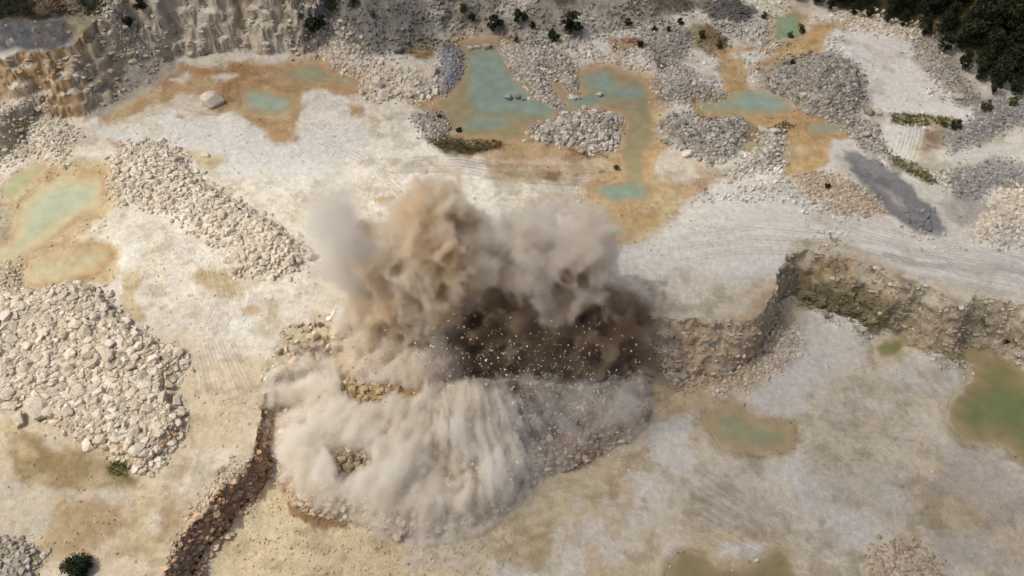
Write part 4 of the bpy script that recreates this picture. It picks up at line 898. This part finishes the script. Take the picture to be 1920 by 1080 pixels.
# ------------------------------------------------------------------ dust of the blast
L3 = np.random.default_rng(9).random((64, 64, 64)).astype('f')
def vn3(x, y, z):
    xi, yi, zi = (np.floor(q).astype(int) for q in (x, y, z)); fx, fy, fz = (q - i for q, i in ((x, xi), (y, yi), (z, zi)))
    fx, fy, fz = (f * f * (3 - 2 * f) for f in (fx, fy, fz)); r = 0
    for a in (0, 1):
        for b in (0, 1):
            for c in (0, 1):
                r = r + (fx if a else 1 - fx) * (fy if b else 1 - fy) * (fz if c else 1 - fz) * L3[(xi + a) & 63, (yi + b) & 63, (zi + c) & 63]
    return r
def fbm3(x, y, z, s, o=4, g=.55, billow=False):
    r = 0; a = 1.; t = 0
    for i in range(o):
        x, y, z = .36 * x + .48 * y - .80 * z, -.80 * x + .60 * y, .48 * x + .64 * y + .60 * z
        v = vn3(x / s + 11.3 * i, y / s + 5.1 * i, z / s - 7.7 * i); r = r + a * ((1 - np.abs(2 * v - 1)) if billow else v); t += a; a *= g; s /= 2.1
    return r / t
def dust(name, label, mn, mx, sp, fn, dens, c1, c2, nscale=.15, aniso=-.3):
    mn = np.array(mn, float); n = np.maximum(((np.array(mx) - mn) / sp).astype(int), 2)
    G = np.meshgrid(*[mn[i] + sp * np.arange(n[i]) for i in range(3)], indexing='ij')
    d = np.clip(fn(*G), 0, 1).astype('f'); d[:2] = 0; d[-2:] = 0; d[:, :2] = 0; d[:, -2:] = 0; d[:, :, -2:] = 0
    me = bpy.data.meshes.new(name); me.vertices.add(d.size); me.attributes.new('dens', 'FLOAT', 'POINT').data.foreach_set('value', d.ravel())
    ng = bpy.data.node_groups.new(name, 'GeometryNodeTree')
    ng.interface.new_socket('Geometry', in_out='INPUT', socket_type='NodeSocketGeometry'); ng.interface.new_socket('Geometry', in_out='OUTPUT', socket_type='NodeSocketGeometry')
    N = ng.nodes.new; L = ng.links.new; gi = N('NodeGroupInput'); go = N('NodeGroupOutput'); pos = N('GeometryNodeInputPosition'); prev = pos.outputs[0]
    for op, val in (('SUBTRACT', mn), ('MULTIPLY', np.full(3, 1 / sp)), ('ADD', np.full(3, .5)), ('FLOOR', None), ('DOT_PRODUCT', (n[1] * n[2], n[2], 1))):
        q = N('ShaderNodeVectorMath'); q.operation = op; L(prev, q.inputs[0])
        if val is not None: q.inputs[1].default_value = val
        prev = q.outputs['Value'] if op == 'DOT_PRODUCT' else q.outputs[0]
    na = N('GeometryNodeInputNamedAttribute'); na.data_type = 'FLOAT'; na.inputs[0].default_value = 'dens'
    si = N('GeometryNodeSampleIndex'); si.data_type = 'FLOAT'; si.domain = 'POINT'; si.clamp = True
    L(gi.outputs[0], si.inputs['Geometry']); L(na.outputs[0], si.inputs['Value']); L(prev, si.inputs['Index'])
    vc = N('GeometryNodeVolumeCube'); L(si.outputs[0], vc.inputs['Density']); vc.inputs['Min'].default_value = mn; vc.inputs['Max'].default_value = mn + sp * (n - 1)
    for k, q in zip('XYZ', n): vc.inputs['Resolution ' + k].default_value = int(q)
    m = bpy.data.materials.new(name); m.use_nodes = True; t = m.node_tree; t.nodes.clear(); MN = t.nodes.new
    pv = MN('ShaderNodeVolumePrincipled'); out = MN('ShaderNodeOutputMaterial'); t.links.new(pv.outputs[0], out.inputs['Volume'])
    pv.inputs['Density'].default_value = dens; pv.inputs['Density Attribute'].default_value = 'density'; pv.inputs['Anisotropy'].default_value = aniso
    tc = MN('ShaderNodeTexCoord'); nz = MN('ShaderNodeTexNoise'); nz.inputs['Scale'].default_value = nscale; nz.inputs['Detail'].default_value = 2; t.links.new(tc.outputs['Object'], nz.inputs['Vector'])
    mr = MN('ShaderNodeMapRange'); mr.inputs[1].default_value = .38; mr.inputs[2].default_value = .62; t.links.new(nz.outputs[0], mr.inputs[0])
    mix = MN('ShaderNodeMix'); mix.data_type = 'RGBA'; mix.inputs[6].default_value = (*c1, 1); mix.inputs[7].default_value = (*c2, 1); t.links.new(mr.outputs[0], mix.inputs[0]); t.links.new(mix.outputs[2], pv.inputs['Color'])
    sm = N('GeometryNodeSetMaterial'); sm.inputs['Material'].default_value = m; L(vc.outputs[0], sm.inputs[0]); L(sm.outputs[0], go.inputs[0])
    o = link(name, me, 'stuff', label, 'dust'); me.materials.append(m); md = o.modifiers.new('volume', 'NODES'); md.node_group = ng; return o
def blobs(lst):
    """photo pixel + map row of the ground below it + radius (m) -> centres"""
    out = []
    for px, py, pb, r_ in lst:
        py = py + 30 * max(0, min(1, (540 - py) / 120))
        y0 = float(at(960, pb, 0)[1]); a = (px - 960) / 960 * TANX; b = -(py - 540) / 960 * TANX
        t = y0 / (b * sp_ + cp); out.append((a * t, y0, CAMZ + t * (b * cp - sp_), r_))
    return np.array(out)
def plume(lst, sp, amp, bs, soft, k=1.0, squash=1.15, seed=0., pad=4):
    B = blobs(lst); lo = (B[:, :3] - B[:, 3:4] * 1.3 - pad).min(0); hi = (B[:, :3] + B[:, 3:4] * 1.5 + pad).max(0); lo[2] = max(lo[2], -8)
    def fn(x, y, z):
        x = x.astype('f'); y = y.astype('f'); z = z.astype('f')
        f = np.full(x.shape, -9., 'f')
        wx = x + 3.0 * (vn3(x / 6 + seed, y / 6, z / 6) - .5); wz = z + 3.0 * (vn3(x / 6, y / 6 + seed + 9, z / 7) - .5)
        for c in B:
            f = np.maximum(f, c[3] - np.sqrt((wx - c[0]) ** 2 + (y - c[1]) ** 2 + ((wz - c[2]) / squash) ** 2))
        n = fbm3(x + seed, y, z * .85, bs, 5, .58, True)
        return sst(0, soft, f + amp * (n - .62)) * k
    return lo, hi, fn
#@DUST
GREYP = [(640, 375, 600, 4.2), (612, 410, 600, 3.8), (660, 415, 600, 4.4), (635, 455, 600, 4.6), (655, 500, 605, 4.2), (640, 540, 608, 3.4), (690, 455, 598, 3.2), (672, 560, 610, 3.0), (605, 450, 602, 3.0)]
TANP = [(822, 385, 592, 3.0), (800, 415, 592, 3.8), (835, 430, 592, 3.8), (780, 450, 592, 3.4), (740, 455, 596, 3.2), (715, 480, 598, 3.2), (760, 490, 596, 4.2), (820, 480, 592, 4.4), (735, 530, 600, 4.0), (790, 535, 598, 4.4), (850, 530, 592, 4.2), (760, 580, 606, 3.8), (820, 580, 604, 3.8), (712, 570, 606, 2.6), (740, 630, 622, 3.0), (780, 650, 630, 3.0)]
DARKP = [(880, 560, 600, 3.0), (920, 590, 604, 3.4), (980, 575, 600, 3.2), (960, 620, 612, 3.4), (1030, 600, 606, 3.4), (1080, 590, 602, 3.4), (1120, 610, 608, 3.0), (1070, 640, 618, 3.2), (1010, 650, 620, 3.0), (1140, 650, 622, 2.8), (1165, 690, 634, 2.6), (1010, 720, 646, 2.2), (1120, 745, 654, 2.2), (940, 700, 640, 2.2), (1110, 690, 636, 3.0), (1050, 690, 636, 2.8), (1165, 610, 606, 2.4), (990, 500, 592, 2.6), (1080, 520, 596, 2.4), (890, 640, 622, 2.8), (1050, 545, 598, 2.8), (1000, 530, 596, 2.6)]
MIDP = [(890, 430, 588, 3.2), (925, 455, 588, 3.6), (900, 480, 588, 3.8), (960, 440, 586, 3.4), (928, 510, 592, 3.4), (990, 470, 586, 3.6)]
RIGHTP = [(1075, 430, 590, 3.2), (1035, 432, 588, 3.2), (1090, 465, 592, 3.2), (1060, 465, 590, 4.0), (1010, 450, 588, 3.6), (1035, 500, 592, 4.2), (1085, 510, 594, 3.4)]
for nm, lab, lst, sp, amp, bs, soft, dens, c1, c2, ns, sd in (
    ('dust_plume', 'smooth grey dust plume rising tallest on the west side of the blast', GREYP, .36, 9.0, 6.0, 3.6, .5, (.91, .885, .83), (.94, .92, .875), .1, 3.),
    ('dust_plume', 'tan billowing dust plume in the middle of the blast', TANP, .28, 13, 4.2, 1.6, 1.5, (.92, .81, .64), (.965, .91, .81), .14, 13.),
    ('dust_plume', 'thin beige dust between the tan plume and the grey eastern plume', MIDP, .32, 11, 4.8, 2.2, .7, (.92, .86, .76), (.955, .92, .85), .14, 23.),
    ('dust_plume', 'dark brown dust boiling low over the hole torn by the blast', DARKP, .3, 14, 3.6, 1.8, 1.0, (.46, .35, .23), (.76, .64, .48), .22, 43.),
    ('dust_plume', 'pale grey dust plume on the east side of the blast', RIGHTP, .3, 14, 4.2, 2.0, .6, (.89, .84, .765), (.94, .91, .86), .13, 33.)):
    lo, hi, fn = plume(lst, sp, amp, bs, soft, seed=sd); dust(nm, lab, lo, hi, sp, fn, dens, c1, c2, ns, 0.)
# dust sliding down the broken face: hugs the ground, drawn out along the throw
SRC = np.array([float(q) for q in at(880, 600, 0)])
def low(poly, thick, seed, gap, soft=26, l=9., s=1.5, amp=1., holes=()):
    w_, d = sdf(mp(poly, -4), 10, 8, 34); D = np.full_like(Z, -99.); D[w_] = d
    for ho, ha in holes:
        hw, hd = sdf(mp(ho, -4), 14, 10, 20); D[hw] -= sst(-14, 16, hd) * ha
    def field(x, y, z):
        x2, y2 = x[:, :, 0], y[:, :, 0]; g = height(x2, y2)
        u, v = uv(x2, y2); iu = np.clip(np.searchsorted(ug, u), 0, NU - 1); iv = np.clip(np.searchsorted(vg, v), 0, NV - 1)
        m = sst(-soft * .3, soft, D[iv, iu])
        x2 = x2 + 3.0 * fbm(x2, y2, 9, 3, seed + 8); th = np.arctan2(x2 - SRC[0], -(y2 - SRC[1])); ra = np.hypot(x2 - SRC[0], y2 - SRC[1])
        st = fbm(th * 30, ra / l, s, 5, seed, .62) * .5 + .5                       # radial streaks
        pt = fbm(x2, y2, 7, 5, seed + 5, .6) * .5 + .5
        H_ = thick * m * np.clip(.45 + 1.3 * (st - .5) + 2.6 * (pt - gap), .0, 1.5)
        dz = z - g[:, :, None]; thb = th[:, :, None] * 16; rb = ra[:, :, None]
        n = fbm3(thb * 2.3 + seed, rb * .28, z * .9, 1.9, 5, .62, True)
        n2 = fbm3(x + seed, y, z, 3.0, 5, .62, True)
        return sst(0, 2.0, H_[:, :, None] - np.maximum(dz, 0) + amp * (5.0 * (n - .52) + 5.0 * (n2 - .52)) * (H_[:, :, None] > .05)) * (dz > -1)
    p = mp(poly, -4); q = np.stack(at(p[:, 0], p[:, 1]), 1); lo = q.min(0) - 2; hi = q.max(0) + 2
    return (lo[0], lo[1], -9.), (hi[0], hi[1], thick * 1.5 + 1), field
lo, hi, fn = low([(520, 740), (560, 690), (640, 665), (740, 680), (820, 750), (900, 745), (970, 760), (990, 810), (1010, 880), (960, 945), (885, 985), (800, 1005), (740, 1010), (650, 965), (560, 940), (515, 880), (508, 800)], 3.0, 140, .34, soft=44, s=1.0, amp=.75, holes=[([(640, 700), (720, 680), (800, 700), (780, 790), (700, 810), (645, 790)], 150), ([(615, 865), (700, 860), (715, 900), (640, 920)], 100)])
dust('dust_sheet', 'cream dust sheet streaming down the broken bench to the pit floor', lo, hi, .34, fn, .7, (.98, .935, .84), (.99, .965, .90), .12)
lo, hi, fn = low([(860, 745), (960, 715), (1060, 700), (1150, 705), (1210, 690), (1222, 720), (1215, 790), (1110, 838), (1020, 870), (960, 820), (880, 780)], 2.4, 150, .46)
dust('dust_sheet', 'thin grey dust veil over the dark eastern half of the broken rock', lo, hi, .36, fn, .19, (.88, .84, .78), (.94, .915, .87), .12)
lo, hi, fn = low([(820, 600), (900, 560), (1000, 540), (1100, 545), (1165, 580), (1195, 650), (1130, 690), (1000, 690), (880, 700), (820, 670)], 4.5, 160, .46)
dust('dust_sheet', 'thin brown dust veil spread between the boiling brown dust and the bench', lo, hi, .4, fn, .40, (.72, .62, .48), (.86, .77, .64), .14)
lo, hi, fn = low([(640, 620), (720, 600), (860, 600), (880, 700), (800, 760), (700, 740), (630, 700)], 5.0, 170, .42)
dust('dust_sheet', 'ochre dust bursting out below the tan plume', lo, hi, .34, fn, .9, (.95, .87, .73), (.975, .94, .88), .2)
# ------------------------------------------------------------------ rock thrown by the blast
rf = np.random.default_rng(77); nf = 7000
c = np.concatenate([rf.normal((1010, 640), (110, 80), (int(nf * .55), 2)), rf.normal((760, 690), (90, 60), (int(nf * .25), 2)), rf.normal((1080, 790), (90, 50), (int(nf * .20), 2))])
c = c[(c[:, 0] > 600) & (c[:, 0] < 1225) & (c[:, 1] > 470) & (c[:, 1] < 960)]
hz = np.abs(rf.normal(0, 6, len(c))) + 2.0; x, y = at(c[:, 0], c[:, 1], hz - 4)
g = height(x, y); z = g + hz; s = .025 + .19 * rf.random(len(c)) ** 6; o_ = np.argsort(-s); top = o_[:290]; rem = o_[290:]
small_me = [mesh_np('flying_rock', v, f, RM['spray'][0], False) for v, f in SMALL]
for i in top:
    o = link('flying_rock', small_me[i % 8], None, 'small pale rock hurled into the air by the blast', 'flying rock', 'rocks thrown by the blast', loc=(x[i], y[i], z[i])); o.rotation_euler = rf.uniform(0, 6, 3); o.scale = [s[i] * q for q in (1, .8, 1.1)]
join_rocks('debris', np.stack([x, y, z], 1)[rem], s[rem], RM['spray'][1], rf, SMALL, 1.0, kind='stuff', label='spray of small fragments thrown up by the blast', cat='debris')
mk = np.zeros_like(Z); ww, dd = sdf(muck, 8, 6, 6); mk[ww] = sst(-2, 12, dd); mk *= CELL * (.5 + sst(-.1, .5, fbm(X0, Y0, 6, 3, 180)))
iv, iu = pick(mk, 9000, rf); s = .08 + .55 * rf.random(len(iv)) ** 4
col = A[iv, iu] * .75 + lin((200, 184, 156)) * .25
ground_rocks('broken_rock', iv, iu, s, rf, .2, .22, VAR, col=col, kind='stuff', label='freshly broken rock spread over the slope below the blasted bench', cat='broken rock')

# ------------------------------------------------------------------ unseen clouds added far above the camera to dim parts of the quarry
def cloud(gx, gy, rx, ry, h, tau, seed, label):
    ox, oy = -math.sin(-SUN_AZ) * h / math.tan(SUN_EL), math.cos(SUN_AZ) * h / math.tan(SUN_EL)
    bm = bmesh.new(); bmesh.ops.create_icosphere(bm, subdivisions=5, radius=1); v = np.array([q.co[:] for q in bm.verts]); f = np.array([[q.index for q in p.verts] for p in bm.faces]); bm.free()
    n = fbm3(v[:, 0] * 3 + seed, v[:, 1] * 3, v[:, 2] * 3, 2.2, 4, .55); v = v * (1 + .9 * (n - .5))[:, None] * np.array([rx, ry, 16.])
    m = bpy.data.materials.new('cloud'); m.use_nodes = True; t = m.node_tree; t.nodes.clear(); pv = t.nodes.new('ShaderNodeVolumePrincipled'); out = t.nodes.new('ShaderNodeOutputMaterial'); t.links.new(pv.outputs[0], out.inputs['Volume'])
    pv.inputs['Density'].default_value = tau / 32.; pv.inputs['Color'].default_value = (.97, .97, .97, 1)
    link('cloud', mesh_np('cloud', v, f, m, True), 'stuff', label, 'cloud', loc=(gx + ox, gy + oy, h))
x, y = at(1700, 1000, PITZ); cloud(float(x), float(y), 80, 60, 260, 1.25, 1., 'thin cloud added unseen to dim the eastern pit')
x, y = at(900, -60, 10); cloud(float(x), float(y), 190, 42, 260, .8, 5., 'thin cloud added unseen to dim the wooded head of the quarry')
